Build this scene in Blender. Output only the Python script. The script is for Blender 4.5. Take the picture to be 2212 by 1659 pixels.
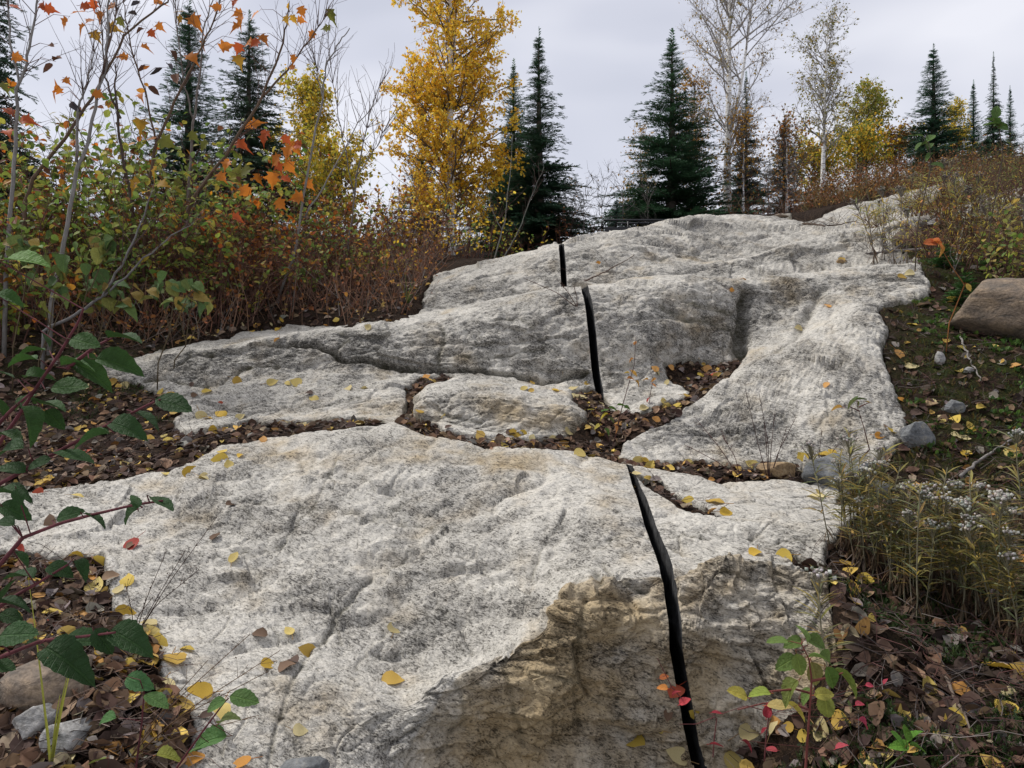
import bpy, math, random
import numpy as np
from mathutils import Vector, Matrix
from mathutils.bvhtree import BVHTree

for o in list(bpy.data.objects): bpy.data.objects.remove(o)
scene = bpy.context.scene
COL = scene.collection
R = math.radians

# ------------------------------------------------------------------ camera
CZ = 1.5                        # eye height in metres
W, HH, F = 2212.0, 1659.0, 1640.0   # overview pixel frame of the photograph and focal length in it
cam_d = bpy.data.cameras.new('camera'); cam = bpy.data.objects.new('camera', cam_d); COL.objects.link(cam)
cam.location = (0, 0, CZ); cam.rotation_euler = (R(90), 0, 0)
cam_d.sensor_width = 36; cam_d.lens = 36 * F / W
cam_d.clip_start = 0.05; cam_d.clip_end = 3000
scene.camera = cam
scene.render.resolution_x, scene.render.resolution_y = 1024, 768

# ------------------------------------------------------------------ sky and sun (thin bright overcast)
SUN_EL, SUN_ROT = 54, -72       # degrees; veiled sun to the left of the view
w = bpy.data.worlds.new('World'); scene.world = w; w.use_nodes = True
nt = w.node_tree; nt.nodes.clear()
def wn(t, **k):
    n = nt.nodes.new(t)
    for a, b in k.items(): setattr(n, a, b)
    return n
tc = wn('ShaderNodeTexCoord'); mp = wn('ShaderNodeMapping'); mp.inputs['Scale'].default_value = (1.0, 1.0, 2.6)
n1 = wn('ShaderNodeTexNoise'); n1.inputs['Scale'].default_value = 1.7; n1.inputs['Detail'].default_value = 3; n1.inputs['Roughness'].default_value = .5
n1.inputs['Distortion'].default_value = .4
cr = wn('ShaderNodeValToRGB')
cr.color_ramp.elements[0].position = .32; cr.color_ramp.elements[0].color = (.50, .515, .59, 1)
cr.color_ramp.elements[1].position = .68; cr.color_ramp.elements[1].color = (.79, .79, .84, 1)
e = cr.color_ramp.elements.new(.5); e.color = (.60, .61, .685, 1)
sky = wn('ShaderNodeTexSky'); sky.sky_type = 'NISHITA'; sky.sun_disc = False
sky.sun_elevation = R(SUN_EL); sky.sun_rotation = R(SUN_ROT)
skb = wn('ShaderNodeBackground'); skb.inputs['Strength'].default_value = .1
clb = wn('ShaderNodeBackground'); clb.inputs['Strength'].default_value = .475
mx = wn('ShaderNodeMixShader'); mx.inputs[0].default_value = .93
out = wn('ShaderNodeOutputWorld'); L = nt.links.new
L(tc.outputs['Generated'], mp.inputs['Vector']); L(mp.outputs[0], n1.inputs['Vector']); L(n1.outputs[0], cr.inputs[0])
L(cr.outputs[0], clb.inputs[0]); L(sky.outputs[0], skb.inputs[0]); L(skb.outputs[0], mx.inputs[1]); L(clb.outputs[0], mx.inputs[2]); L(mx.outputs[0], out.inputs[0])
sd = bpy.data.lights.new('sun', 'SUN'); sd.energy = 1.5; sd.angle = R(14); sd.color = (1, .97, .93)
so = bpy.data.objects.new('sun', sd); COL.objects.link(so)
az, el = R(SUN_ROT), R(SUN_EL)
sv = Vector((math.sin(az) * math.cos(el), math.cos(az) * math.cos(el), math.sin(el)))
so.rotation_euler = sv.to_track_quat('Z', 'Y').to_euler(); so.location = (0, 0, 30)
scene.view_settings.view_transform = 'Standard'; scene.view_settings.look = 'None'
scene.view_settings.exposure = 1.25; scene.view_settings.gamma = 1

scene.cycles.max_bounces = 6; scene.cycles.diffuse_bounces = 3
rng = np.random.default_rng(7); random.seed(7)

# ------------------------------------------------------------------ helpers
def px(u, v, d):                # photo pixel (overview frame) at depth d -> world
    return np.array([(u - W/2) / F * d, d, CZ + (HH/2 - v) / F * d])

_perm = np.random.default_rng(3).permutation(256); _perm = np.concatenate([_perm, _perm, _perm])
_g3 = np.random.default_rng(4).normal(size=(256, 3)); _g3 /= np.linalg.norm(_g3, axis=1)[:, None]
_g3 = _g3.astype(np.float32)
def perlin(p):
    p = np.asarray(p, dtype=np.float32); i = np.floor(p); f = p - i; i = i.astype(np.int32) & 255
    s = f * f * f * (f * (f * 6 - 15) + 10); fx, fy, fz = f[..., 0], f[..., 1], f[..., 2]; ix, iy, iz = i[..., 0], i[..., 1], i[..., 2]
    pa = (_perm[ix], _perm[ix + 1]); res = []
    for a in (0, 1):
        for b in (0, 1):
            hb = _perm[pa[a] + iy + b]
            for c in (0, 1):
                g = _g3[_perm[hb + iz + c]]; res.append(g[..., 0]*(fx - a) + g[..., 1]*(fy - b) + g[..., 2]*(fz - c))
    lx = lambda A, B, t: A + (B - A) * t
    z = [lx(res[2*k], res[2*k+1], s[..., 2]) for k in range(4)]
    return lx(lx(z[0], z[1], s[..., 1]), lx(z[2], z[3], s[..., 1]), s[..., 0])
def sstep(a, b, x):
    t = np.clip((x - a) / (b - a), 0, 1); return t * t * (3 - 2 * t)
def gsm(a, sig):
    k = np.exp(-.5 * (np.arange(-3*sig, 3*sig+1) / sig) ** 2); k /= k.sum()
    return np.convolve(np.pad(a, 3*sig, mode='edge'), k, mode='valid')

def tag(o, label=None, cat=None, group=None, kind=None):
    if label: o['label'] = label
    if cat: o['category'] = cat
    if group: o['group'] = group
    if kind: o['kind'] = kind
    return o
def empty(name, loc=(0, 0, 0), rz=0):
    o = bpy.data.objects.new(name, None); COL.objects.link(o); o.empty_display_size = .1
    o.location = loc; o.rotation_euler = (0, 0, rz); return o

def make_mesh(name, V, faces, mats, col=None, smooth=True, normals=None, attrs=None):
    """V (n,3); faces: list of (m,k) index arrays"""
    me = bpy.data.meshes.new(name)
    V = np.asarray(V, dtype=np.float32); me.vertices.add(len(V)); me.vertices.foreach_set('co', V.ravel())
    faces = [np.asarray(f, dtype=np.int32) for f in faces if len(f)]
    tot = np.concatenate([np.full(len(f), f.shape[1], dtype=np.int32) for f in faces])
    idx = np.concatenate([f.ravel() for f in faces])
    me.loops.add(len(idx)); me.loops.foreach_set('vertex_index', idx)
    me.polygons.add(len(tot)); st = np.concatenate([[0], np.cumsum(tot)[:-1]]).astype(np.int32)
    me.polygons.foreach_set('loop_start', st); me.polygons.foreach_set('loop_total', tot)
    me.polygons.foreach_set('use_smooth', np.full(len(tot), smooth))
    me.update(calc_edges=True)
    if col is not None:
        a = me.color_attributes.new('col', 'FLOAT_COLOR', 'POINT')
        c = np.ones((len(V), 4), dtype=np.float32); c[:, :3] = col; a.data.foreach_set('color', c.ravel())
    if attrs:
        for k, v in attrs.items():
            a = me.attributes.new(k, 'FLOAT', 'POINT'); a.data.foreach_set('value', np.asarray(v, dtype=np.float32))
    if normals is not None:
        me.normals_split_custom_set_from_vertices(np.asarray(normals, dtype=np.float32))
    for m in (mats if isinstance(mats, (list, tuple)) else [mats]): me.materials.append(m)
    return me
def obj(name, me, parent=None, **k):
    o = bpy.data.objects.new(name, me); COL.objects.link(o)
    if parent is not None: o.parent = parent
    return tag(o, **k)

class MB:
    """gathers geometry for one mesh"""
    def __init__(s): s.V = []; s.Fq = []; s.Ft = []; s.C = []; s.n = 0
    def add(s, V, tris=None, quads=None, col=(1, 1, 1)):
        V = np.asarray(V, float).reshape(-1, 3)
        if tris is not None and len(tris): s.Ft.append(np.asarray(tris, int).reshape(-1, 3) + s.n)
        if quads is not None and len(quads): s.Fq.append(np.asarray(quads, int).reshape(-1, 4) + s.n)
        c = np.asarray(col, float)
        if c.ndim == 1: c = np.tile(c, (len(V), 1))
        s.C.append(c); s.V.append(V); s.n += len(V)
    def stamp(s, tpl, pos, M, scale, col=(1, 1, 1)):
        """instances of a template (verts, tris) at pos (m,3), rows of M (m,3,3) = x,y,z axes, scale (m,)"""
        tv, tt = tpl; pos = np.asarray(pos, float); m = len(pos)
        if m == 0: return
        sc = np.asarray(scale, float); sc = np.broadcast_to(sc, (m,))
        V = np.einsum('kj,mji->mki', tv, M) * sc[:, None, None] + pos[:, None, :]
        T = tt[None] + (np.arange(m) * len(tv))[:, None, None]
        c = np.asarray(col, float)
        if c.ndim == 2: c = np.repeat(c, len(tv), axis=0)
        s.add(V.reshape(-1, 3), tris=T.reshape(-1, 3), col=c)
    def segs(s, A, B, r0, r1, sides=3, col=(1, 1, 1)):
        A = np.asarray(A, float); B = np.asarray(B, float); m = len(A)
        if m == 0: return
        d = B - A; d /= np.linalg.norm(d, axis=1)[:, None] + 1e-9
        up = np.where(np.abs(d[:, 2:3]) > .9, np.array([[1., 0, 0]]), np.array([[0, 0, 1.]]))
        a = np.cross(d, up); a /= np.linalg.norm(a, axis=1)[:, None] + 1e-9; b = np.cross(d, a)
        an = np.arange(sides) * 2 * np.pi / sides
        ring = a[:, None, :] * np.cos(an)[None, :, None] + b[:, None, :] * np.sin(an)[None, :, None]
        r0 = np.broadcast_to(np.asarray(r0, float), (m,)); r1 = np.broadcast_to(np.asarray(r1, float), (m,))
        V = np.concatenate([A[:, None] + ring * r0[:, None, None], B[:, None] + ring * r1[:, None, None]], 1)
        k = np.arange(sides); k2 = (k + 1) % sides
        q = np.stack([k, k2, k2 + sides, k + sides], 1)
        Q = q[None] + (np.arange(m) * 2 * sides)[:, None, None]
        c = np.asarray(col, float)
        if c.ndim == 2: c = np.repeat(c, 2 * sides, axis=0)
        s.add(V.reshape(-1, 3), quads=Q.reshape(-1, 4), col=c)
    def tube(s, P, r, sides=7, col=(1, 1, 1), cap=True):
        P = np.asarray(P, float); n = len(P); r = np.broadcast_to(np.asarray(r, float), (n,))
        T = np.gradient(P, axis=0); T /= np.linalg.norm(T, axis=1)[:, None] + 1e-9
        a = np.cross(T[0], [0, 0, 1.] if abs(T[0][2]) < .9 else [1., 0, 0]); a /= np.linalg.norm(a)
        an = np.arange(sides) * 2 * np.pi / sides; rings = []
        for i in range(n):
            a = a - T[i] * a.dot(T[i]); a /= np.linalg.norm(a) + 1e-9; b = np.cross(T[i], a)
            rings.append(P[i] + (np.outer(np.cos(an), a) + np.outer(np.sin(an), b)) * r[i])
        V = np.concatenate(rings); k = np.arange(sides); k2 = (k + 1) % sides
        q = np.concatenate([np.stack([k, k2, k2 + sides, k + sides], 1) + i * sides for i in range(n - 1)])
        tr = []
        if cap:
            V = np.concatenate([V, P[:1], P[-1:]]); c0 = n * sides
            tr = np.concatenate([np.stack([k2, k, np.full(sides, c0)], 1), np.stack([k, k2, np.full(sides, c0 + 1)], 1) + np.array([(n-1)*sides, (n-1)*sides, 0])])
        s.add(V, tris=tr, quads=q, col=col)
    def mesh(s, name, mats, smooth=True):
        V = np.concatenate(s.V); C = np.concatenate(s.C); f = []
        if s.Ft: f.append(np.concatenate(s.Ft))
        if s.Fq: f.append(np.concatenate(s.Fq))
        return make_mesh(name, V, f, mats, col=C, smooth=smooth)
    def build(s, name, mats, parent=None, smooth=True, **k):
        return obj(name, s.mesh(name, mats, smooth), parent, **k)

# ------------------------------------------------------------------ materials
def new_mat(name):
    m = bpy.data.materials.new(name); m.use_nodes = True; t = m.node_tree; t.nodes.clear()
    o = t.nodes.new('ShaderNodeOutputMaterial'); b = t.nodes.new('ShaderNodeBsdfPrincipled')
    t.links.new(b.outputs[0], o.inputs[0]); return m, t, b, o
def N(t, ty, ins=None, **k):
    n = t.nodes.new(ty)
    for a, b in k.items(): setattr(n, a, b)
    if ins:
        for a, b in ins.items(): n.inputs[a].default_value = b
    return n
def ramp(t, src, stops):
    n = t.nodes.new('ShaderNodeValToRGB'); c = n.color_ramp
    while len(c.elements) < len(stops): c.elements.new(.5)
    for e_, (p, col) in zip(c.elements, stops):
        e_.position = p; e_.color = (col, col, col, 1) if not hasattr(col, '__len__') else (*col, 1)
    t.links.new(src, n.inputs[0]); return n.outputs[0]
def mixc(t, f, a, b, mode='MIX'):
    n = t.nodes.new('ShaderNodeMix'); n.data_type = 'RGBA'; n.blend_type = mode
    for s_, v in ((n.inputs[0], f), (n.inputs[6], a), (n.inputs[7], b)):
        if hasattr(v, 'is_linked'): t.links.new(v, s_)
        else: s_.default_value = v if not hasattr(v, '__len__') else (*v, 1)
    return n.outputs[2]
def math_(t, op, a, b=None, c=None):
    n = t.nodes.new('ShaderNodeMath'); n.operation = op
    for i, v in enumerate((a, b, c)):
        if v is None: continue
        if hasattr(v, 'is_linked'): t.links.new(v, n.inputs[i])
        else: n.inputs[i].default_value = v
    return n.outputs[0]
def noise(t, vec, scale, detail=4, rough=.55, dist=0):
    n = N(t, 'ShaderNodeTexNoise', {'Scale': scale, 'Detail': detail, 'Roughness': rough, 'Distortion': dist})
    if vec is not None: t.links.new(vec, n.inputs['Vector'])
    return n.outputs[0]
def mapping(t, vec, scale=(1, 1, 1), rot=(0, 0, 0), loc=(0, 0, 0)):
    n = N(t, 'ShaderNodeMapping', {'Scale': scale, 'Rotation': rot, 'Location': loc}); t.links.new(vec, n.inputs[0]); return n.outputs[0]
def bump(t, b, h, strength, dist):
    n = N(t, 'ShaderNodeBump', {'Strength': strength, 'Distance': dist}); t.links.new(h, n.inputs['Height']); t.links.new(n.outputs[0], b.inputs['Normal'])

def rock_material(name, light=1.0, warm=0.0, scale=1.0, loose=False):
    m, t, b, o = new_mat(name)
    P = N(t, 'ShaderNodeTexCoord').outputs['Object']
    Ps = mapping(t, P, (1.0, 1.0, 1.0), (R(12), R(-18), R(25)))
    fol = mapping(t, Ps, (.62, 1.15, 1.5))                       # foliation of the gneiss
    g1 = noise(t, fol, 130*scale, 3, .62, .6)                    # mineral grain
    g2 = noise(t, fol, 42*scale, 4, .66, .9)
    g4 = noise(t, P, 9*scale, 3, .65, .3)
    A = lambda k: N(t, 'ShaderNodeAttribute', attribute_name=k).outputs['Fac']
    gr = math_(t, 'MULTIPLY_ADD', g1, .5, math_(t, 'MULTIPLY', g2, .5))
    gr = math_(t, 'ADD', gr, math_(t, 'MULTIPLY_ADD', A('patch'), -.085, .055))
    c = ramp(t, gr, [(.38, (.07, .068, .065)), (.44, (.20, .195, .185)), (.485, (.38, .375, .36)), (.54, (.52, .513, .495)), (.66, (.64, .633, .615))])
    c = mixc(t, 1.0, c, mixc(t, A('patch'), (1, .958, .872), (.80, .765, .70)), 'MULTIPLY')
    stc = mixc(t, g4, (.62, .45, .23), (.86, .75, .56))
    c = mixc(t, A('stain'), c, mixc(t, 1.0, c, stc, 'MULTIPLY'))
    ml = math_(t, 'MULTIPLY', A('seam'), ramp(t, g4, [(.38, .25), (.62, 1.0)]))
    c = mixc(t, ml, c, mixc(t, g2, (.045, .045, .022), (.10, .085, .055)))
    t.links.new(c, b.inputs['Base Color'])
    b.inputs['Roughness'].default_value = .88; b.inputs['Specular IOR Level'].default_value = .25
    h = math_(t, 'ADD', math_(t, 'MULTIPLY', g2, .9), math_(t, 'ADD', math_(t, 'MULTIPLY', g1, .2), math_(t, 'MULTIPLY', g4, 1.6)))
    bump(t, b, h, .75, .022/scale)
    return m
M = {}
M['rock'] = rock_material('gneiss')
def simple(name, col, rough=.7, var=.0, scale=8, bmp=0, spec=.3, col2=None):
    m, t, b, o = new_mat(name); b.inputs['Roughness'].default_value = rough; b.inputs['Specular IOR Level'].default_value = spec
    P = N(t, 'ShaderNodeTexCoord').outputs['Object']
    n_ = noise(t, P, scale, 6, .62)
    t.links.new(mixc(t, ramp(t, n_, [(.3, 0), (.7, 1)]), col, col2 or tuple(x*(1-var) for x in col)), b.inputs['Base Color'])
    if bmp: bump(t, b, n_, .8, bmp)
    return m
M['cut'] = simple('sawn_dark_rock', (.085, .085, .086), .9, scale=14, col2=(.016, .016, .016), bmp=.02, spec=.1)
def soil_material():
    m, t, b, o = new_mat('forest_floor'); P = N(t, 'ShaderNodeTexCoord').outputs['Object']
    a = noise(t, P, 45, 7, .7, 1.5); b2 = noise(t, P, 7, 5, .6)
    c = ramp(t, a, [(.33, (.006, .0045, .0035)), (.5, (.028, .018, .012)), (.62, (.075, .045, .028)), (.75, (.13, .085, .055))])
    mo = N(t, 'ShaderNodeAttribute', attribute_name='moss').outputs['Fac']
    mo = math_(t, 'MULTIPLY', mo, ramp(t, b2, [(.42, 0), (.56, 1)]))
    mc = ramp(t, noise(t, P, 90, 5, .7), [(.3, (.006, .010, .003)), (.5, (.028, .036, .008)), (.7, (.085, .085, .018))])
    c = mixc(t, mo, c, mc); t.links.new(c, b.inputs['Base Color'])
    b.inputs['Roughness'].default_value = .95; b.inputs['Specular IOR Level'].default_value = .1
    bump(t, b, a, 1.0, .03); return m
M['soil'] = soil_material()
def leaf_material(name, rough=.55, trans=.35, vein=True, spots=False):
    m, t, b, o = new_mat(name)
    at = N(t, 'ShaderNodeAttribute', attribute_name='col').outputs['Color']
    oi = N(t, 'ShaderNodeObjectInfo')
    P = N(t, 'ShaderNodeTexCoord').outputs['Object']
    n_ = noise(t, P, 60, 4, .6)
    c = mixc(t, 1.0, at, oi.outputs['Color'], 'MULTIPLY')
    c = mixc(t, ramp(t, n_, [(.3, .45), (.65, 0)]), c, mixc(t, 1.0, c, (.55, .48, .40), 'MULTIPLY'))
    if spots:
        n2 = N(t, 'ShaderNodeTexNoise', {'Scale': 130, 'Detail': 2, 'Roughness': .5}, noise_dimensions='4D')
        t.links.new(P, n2.inputs['Vector']); t.links.new(math_(t, 'MULTIPLY', oi.outputs['Random'], 60), n2.inputs['W'])
        c = mixc(t, ramp(t, n2.outputs[0], [(.62, 0), (.68, .85)]), c, (.10, .05, .015))
    t.links.new(c, b.inputs['Base Color']); b.inputs['Roughness'].default_value = rough; b.inputs['Specular IOR Level'].default_value = .3
    if trans:
        tr = N(t, 'ShaderNodeBsdfTranslucent'); t.links.new(c, tr.inputs[0]); mx_ = N(t, 'ShaderNodeMixShader'); mx_.inputs[0].default_value = trans
        t.links.new(b.outputs[0], mx_.inputs[1]); t.links.new(tr.outputs[0], mx_.inputs[2]); t.links.new(mx_.outputs[0], o.inputs[0])
    return m
M['leaf'] = leaf_material('leaf', .6, .45); M['fallen'] = leaf_material('fallen_leaf', .7, .25, spots=True)
def big_leaf():
    m, t, b, o = new_mat('veined_leaf'); P = N(t, 'ShaderNodeTexCoord').outputs['Object']; oi = N(t, 'ShaderNodeObjectInfo')
    at = N(t, 'ShaderNodeAttribute', attribute_name='col').outputs['Color']; sx = N(t, 'ShaderNodeSeparateXYZ'); t.links.new(P, sx.inputs[0])
    ax = math_(t, 'ABSOLUTE', sx.outputs[0]); fr = math_(t, 'FRACT', math_(t, 'MULTIPLY', math_(t, 'SUBTRACT', sx.outputs[1], math_(t, 'MULTIPLY', ax, .7)), 8.5))
    vn = ramp(t, math_(t, 'ABSOLUTE', math_(t, 'SUBTRACT', fr, .5)), [(.0, 1), (.09, 0)]); mid = ramp(t, ax, [(.012, 1), (.03, 0)]); v = math_(t, 'MAXIMUM', vn, mid)
    c = mixc(t, 1.0, at, oi.outputs['Color'], 'MULTIPLY'); n_ = noise(t, P, 5, 4, .65)
    c = mixc(t, ramp(t, n_, [(.35, .55), (.6, 0)]), c, mixc(t, 1.0, c, (.62, .55, .42), 'MULTIPLY')); n3 = noise(t, P, 3.1, 5, .7)
    c = mixc(t, ramp(t, n3, [(.64, 0), (.68, .8)]), c, (.16, .09, .035))
    c = mixc(t, math_(t, 'MULTIPLY', v, .45), c, mixc(t, 1.0, c, (1.7, 1.6, 1.5), 'MULTIPLY')); t.links.new(c, b.inputs['Base Color'])
    b.inputs['Roughness'].default_value = .62; b.inputs['Specular IOR Level'].default_value = .22; bump(t, b, math_(t, 'SUBTRACT', n_, math_(t, 'MULTIPLY', v, .6)), .5, .03)
    tr = N(t, 'ShaderNodeBsdfTranslucent'); t.links.new(c, tr.inputs[0]); mx_ = N(t, 'ShaderNodeMixShader'); mx_.inputs[0].default_value = .25
    t.links.new(b.outputs[0], mx_.inputs[1]); t.links.new(tr.outputs[0], mx_.inputs[2]); t.links.new(mx_.outputs[0], o.inputs[0]); return m
M['big_leaf'] = big_leaf()
M['needle'] = leaf_material('conifer_needle', .6, .12); M['dead'] = leaf_material('dead_leaf', .85, .08)
def bark_material(name, ):
    m, t, b, o = new_mat(name)
    at = N(t, 'ShaderNodeAttribute', attribute_name='col').outputs['Color']
    P = N(t, 'ShaderNodeTexCoord').outputs['Object']; n_ = noise(t, mapping(t, P, (1, 1, .3)), 40, 5, .65)
    c = mixc(t, ramp(t, n_, [(.3, .7), (.65, 0)]), at, mixc(t, 1.0, at, (.35, .33, .30), 'MULTIPLY'))
    t.links.new(c, b.inputs['Base Color']); b.inputs['Roughness'].default_value = .85; b.inputs['Specular IOR Level'].default_value = .2
    bump(t, b, n_, .6, .006); return m
M['bark'] = bark_material('bark')
def birch_material():
    m, t, b, o = new_mat('birch_bark'); P = N(t, 'ShaderNodeTexCoord').outputs['Object']
    d1 = noise(t, mapping(t, P, (2.2, 2.2, 22)), 2.0, 4, .6, .4); d2 = noise(t, P, 5, 5, .65)
    c = mixc(t, ramp(t, d1, [(.56, 0), (.62, 1)]), (.80, .78, .74), (.12, .10, .085))
    c = mixc(t, ramp(t, d2, [(.60, 0), (.66, .85)]), c, (.13, .10, .085))
    t.links.new(c, b.inputs['Base Color']); b.inputs['Roughness'].default_value = .75; bump(t, b, d1, .4, .01); return m
M['birch'] = birch_material()

# ------------------------------------------------------------------ terrain loft: feature lines (u, v, depth) read off the photograph, front to back
LINES = dict(
A=[(-300,1660,2.3),(200,1660,2.3),(450,1660,2.45),(700,1660,2.6),(860,1660,2.76),(960,1660,2.92),(1100,1660,2.97),(1500,1660,2.97),(1650,1660,2.9),(1800,1660,2.5),(1900,1660,2.3),(2500,1660,2.2)],
 AB=[(-300,1510,2.5),(200,1520,2.5),(450,1540,2.68),(700,1560,2.8),(860,1570,2.88),(960,1540,2.95),(1050,1480,3.0),(1250,1400,3.0),(1500,1390,3.0),(1700,1400,2.95),(1820,1440,2.75),(1900,1500,2.55),(2000,1540,2.5),(2500,1550,2.45)],
 B=[(-300,1350,2.9),(100,1390,2.8),(300,1400,2.95),(500,1420,3.05),(700,1470,3.0),(870,1520,2.98),(960,1470,3.02),(1060,1405,3.06),(1180,1355,3.08),(1240,1290,3.12),(1300,1250,3.15),(1440,1228,3.15),(1600,1218,3.15),(1790,1232,3.1),(1860,1330,2.9),(2000,1440,2.75),(2500,1440,2.7)],
 B1=[(-300,1320,3.05),(100,1360,2.92),(300,1370,3.08),(500,1388,3.17),(700,1435,3.13),(870,1480,3.12),(960,1446,3.13),(1060,1386,3.17),(1180,1337,3.19),(1240,1274,3.22),(1300,1236,3.25),(1440,1216,3.25),(1600,1207,3.25),(1790,1221,3.2),(1860,1310,3.0),(2000,1410,2.85),(2500,1410,2.8)],
 BC=[(-300,1200,3.5),(100,1200,3.55),(300,1180,3.7),(600,1170,3.85),(900,1180,3.8),(1100,1150,3.75),(1300,1115,3.72),(1440,1105,3.72),(1600,1105,3.7),(1790,1135,3.6),(1900,1180,3.4),(2000,1240,3.3),(2500,1240,3.2)],
 C=[(-300,1085,4.3),(0,1055,4.3),(240,1010,4.45),(450,970,4.7),(600,945,4.9),(760,925,5.0),(850,910,5.05),(1000,950,4.9),(1150,965,4.75),(1250,985,4.65),(1360,1012,4.55),(1500,1030,4.45),(1650,1050,4.35),(1790,1070,4.25),(1950,1085,4.1),(2500,1090,3.9)],
 D=[(-300,1010,4.8),(0,990,4.9),(240,962,5.0),(450,932,5.2),(600,917,5.3),(760,908,5.35),(870,905,5.3),(1000,935,5.12),(1150,956,4.92),(1250,975,4.82),(1360,996,4.75),(1500,1005,4.68),(1650,1018,4.6),(1790,1038,4.48),(1950,1055,4.35),(2500,1060,4.15)],
 E=[(-300,930,5.5),(0,930,5.5),(240,925,5.5),(450,908,5.5),(600,903,5.5),(760,898,5.5),(870,902,5.45),(930,905,5.35),(1000,928,5.2),(1080,942,5.1),(1150,945,5.05),(1230,938,5.08),(1310,962,4.98),(1360,965,4.93),(1500,993,4.8),(1650,1005,4.72),(1790,1020,4.6),(1950,1030,4.5),(2500,1030,4.3)],
 F_=[(-300,880,5.9),(0,875,5.9),(240,875,5.9),(450,880,5.8),(600,876,5.75),(760,866,5.72),(850,852,5.72),(885,880,5.6),(920,850,5.45),(980,848,5.33),(1080,858,5.2),(1150,868,5.17),(1230,880,5.2),(1310,920,5.25),(1360,915,5.15),(1440,890,5.25),(1500,868,5.4),(1600,800,5.72),(1700,737,6.02),(1800,690,6.15),(1860,668,6.2),(1950,715,5.95),(2100,760,5.6),(2500,760,5.3)],
 G=[(-300,830,6.3),(0,825,6.3),(240,832,6.3),(330,832,6.3),(400,820,6.3),(600,796,6.4),(750,795,6.35),(880,803,6.3),(1000,808,6.2),(1150,817,6.12),(1280,842,6.05),(1400,838,6.0),(1500,790,6.3),(1590,765,6.38),(1620,735,6.42),(1700,718,6.4),(1850,650,6.5),(1950,660,6.5),(2100,690,6.2),(2500,690,6.0)],
 GH=[(-300,770,6.55),(0,770,6.55),(240,790,6.5),(330,795,6.45),(400,785,6.45),(600,758,6.5),(750,748,6.47),(880,740,6.41),(1000,730,6.35),(1150,718,6.3),(1280,705,6.28),(1400,690,6.3),(1500,680,6.44),(1590,680,6.62),(1620,668,6.72),(1700,660,6.78),(1850,618,6.85),(1950,620,6.85),(2100,650,6.65),(2500,630,6.45)],
 H0=[(-300,720,6.9),(0,730,6.9),(240,766,6.72),(310,774,6.66),(400,760,6.64),(600,735,6.64),(700,719,6.64),(850,697,6.64),(1000,677,6.62),(1100,663,6.6),(1200,645,6.58),(1260,633,6.58),(1400,620,6.62),(1500,613,6.7),(1650,611,6.9),(1750,602,7.02),(1900,576,7.12),(2000,573,7.15),(2150,605,7.0),(2500,580,6.7)],
 H=[(-300,700,7.2),(0,715,7.2),(240,755,7.0),(310,762,7.0),(400,748,7.0),(600,722,7.0),(700,705,7.05),(850,682,7.1),(1000,661,7.1),(1100,646,7.1),(1200,628,7.1),(1260,617,7.1),(1400,604,7.15),(1500,597,7.2),(1650,598,7.3),(1750,590,7.4),(1900,565,7.5),(2000,560,7.5),(2150,590,7.3),(2500,560,7.0)],
 I=[(-300,640,8.2),(0,660,8.1),(240,712,7.8),(600,716,7.6),(850,694,7.6),(1000,690,7.6),(1260,662,7.6),(1500,636,7.75),(1700,622,7.9),(1900,580,8.0),(2100,580,7.9),(2500,540,7.6)],
 J=[(-300,600,8.9),(240,650,8.6),(600,680,8.3),(800,672,8.2),(935,664,8.1),(1100,645,8.1),(1213,624,8.12),(1330,618,8.2),(1500,600,8.4),(1600,588,8.55),(1700,565,8.75),(1850,530,9.0),(2000,505,9.1),(2150,510,8.9),(2500,460,8.5)],
 K=[(-300,560,9.5),(240,605,9.4),(600,645,9),(800,655,8.7),(935,635,8.32),(1100,610,8.32),(1213,588,8.38),(1330,590,8.45),(1500,574,8.65),(1600,557,8.85),(1700,529,9.1),(1850,494,9.4),(2000,470,9.6),(2150,480,9.3),(2500,430,9)],
 K2=[(-300,520,11),(240,565,11),(600,605,10.5),(800,620,9.8),(935,614,8.65),(1100,576,8.62),(1213,549,8.7),(1330,545,8.95),(1500,568,9.2),(1600,566,9.5),(1700,543,9.8),(1850,508,10.1),(2000,482,10.3),(2150,470,10.2),(2500,400,10)],
 L_=[(-300,510,12),(240,548,12),(600,580,11.5),(800,597,10.6),(935,604,9.1),(1000,588,8.95),(1100,564,8.95),(1213,537,9.05),(1300,522,9.4),(1400,508,9.8),(1500,500,10.3),(1600,502,10.7),(1700,500,10.9),(1850,490,11.1),(2000,468,11.2),(2150,450,11),(2500,370,11)],
 M_=[(-300,500,13),(240,530,13),(600,560,12.5),(800,575,11.5),(900,590,10),(935,597,9.6),(1000,578,9.5),(1100,555,9.5),(1213,527,9.7),(1300,508,10.1),(1400,488,10.6),(1500,471,11.3),(1600,463,11.9),(1680,467,12.1),(1740,480,12.1),(1850,476,12.3),(2000,460,12.3),(2150,430,12),(2500,340,12)],
 N_=[(-300,490,18),(240,500,17),(600,525,16),(900,548,15),(1000,556,14),(1100,570,13.6),(1213,600,13.4),(1400,600,13.6),(1500,545,14),(1600,478,14.5),(1750,458,14),(1850,436,14),(2050,402,14.5),(2150,375,14.5),(2500,280,14)],
 O_=[(-300,480,30),(600,520,30),(1000,545,30),(1300,560,30),(1500,530,30),(1600,500,30),(1900,440,30),(2200,385,30),(2500,330,30)],
 Z_=[(-300,760,900),(2500,760,900)])
UMIN, UMAX, UN = -420., 2632., 1527
UT = np.linspace(UMIN, UMAX, UN)
LD, LZ = [], []
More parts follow.
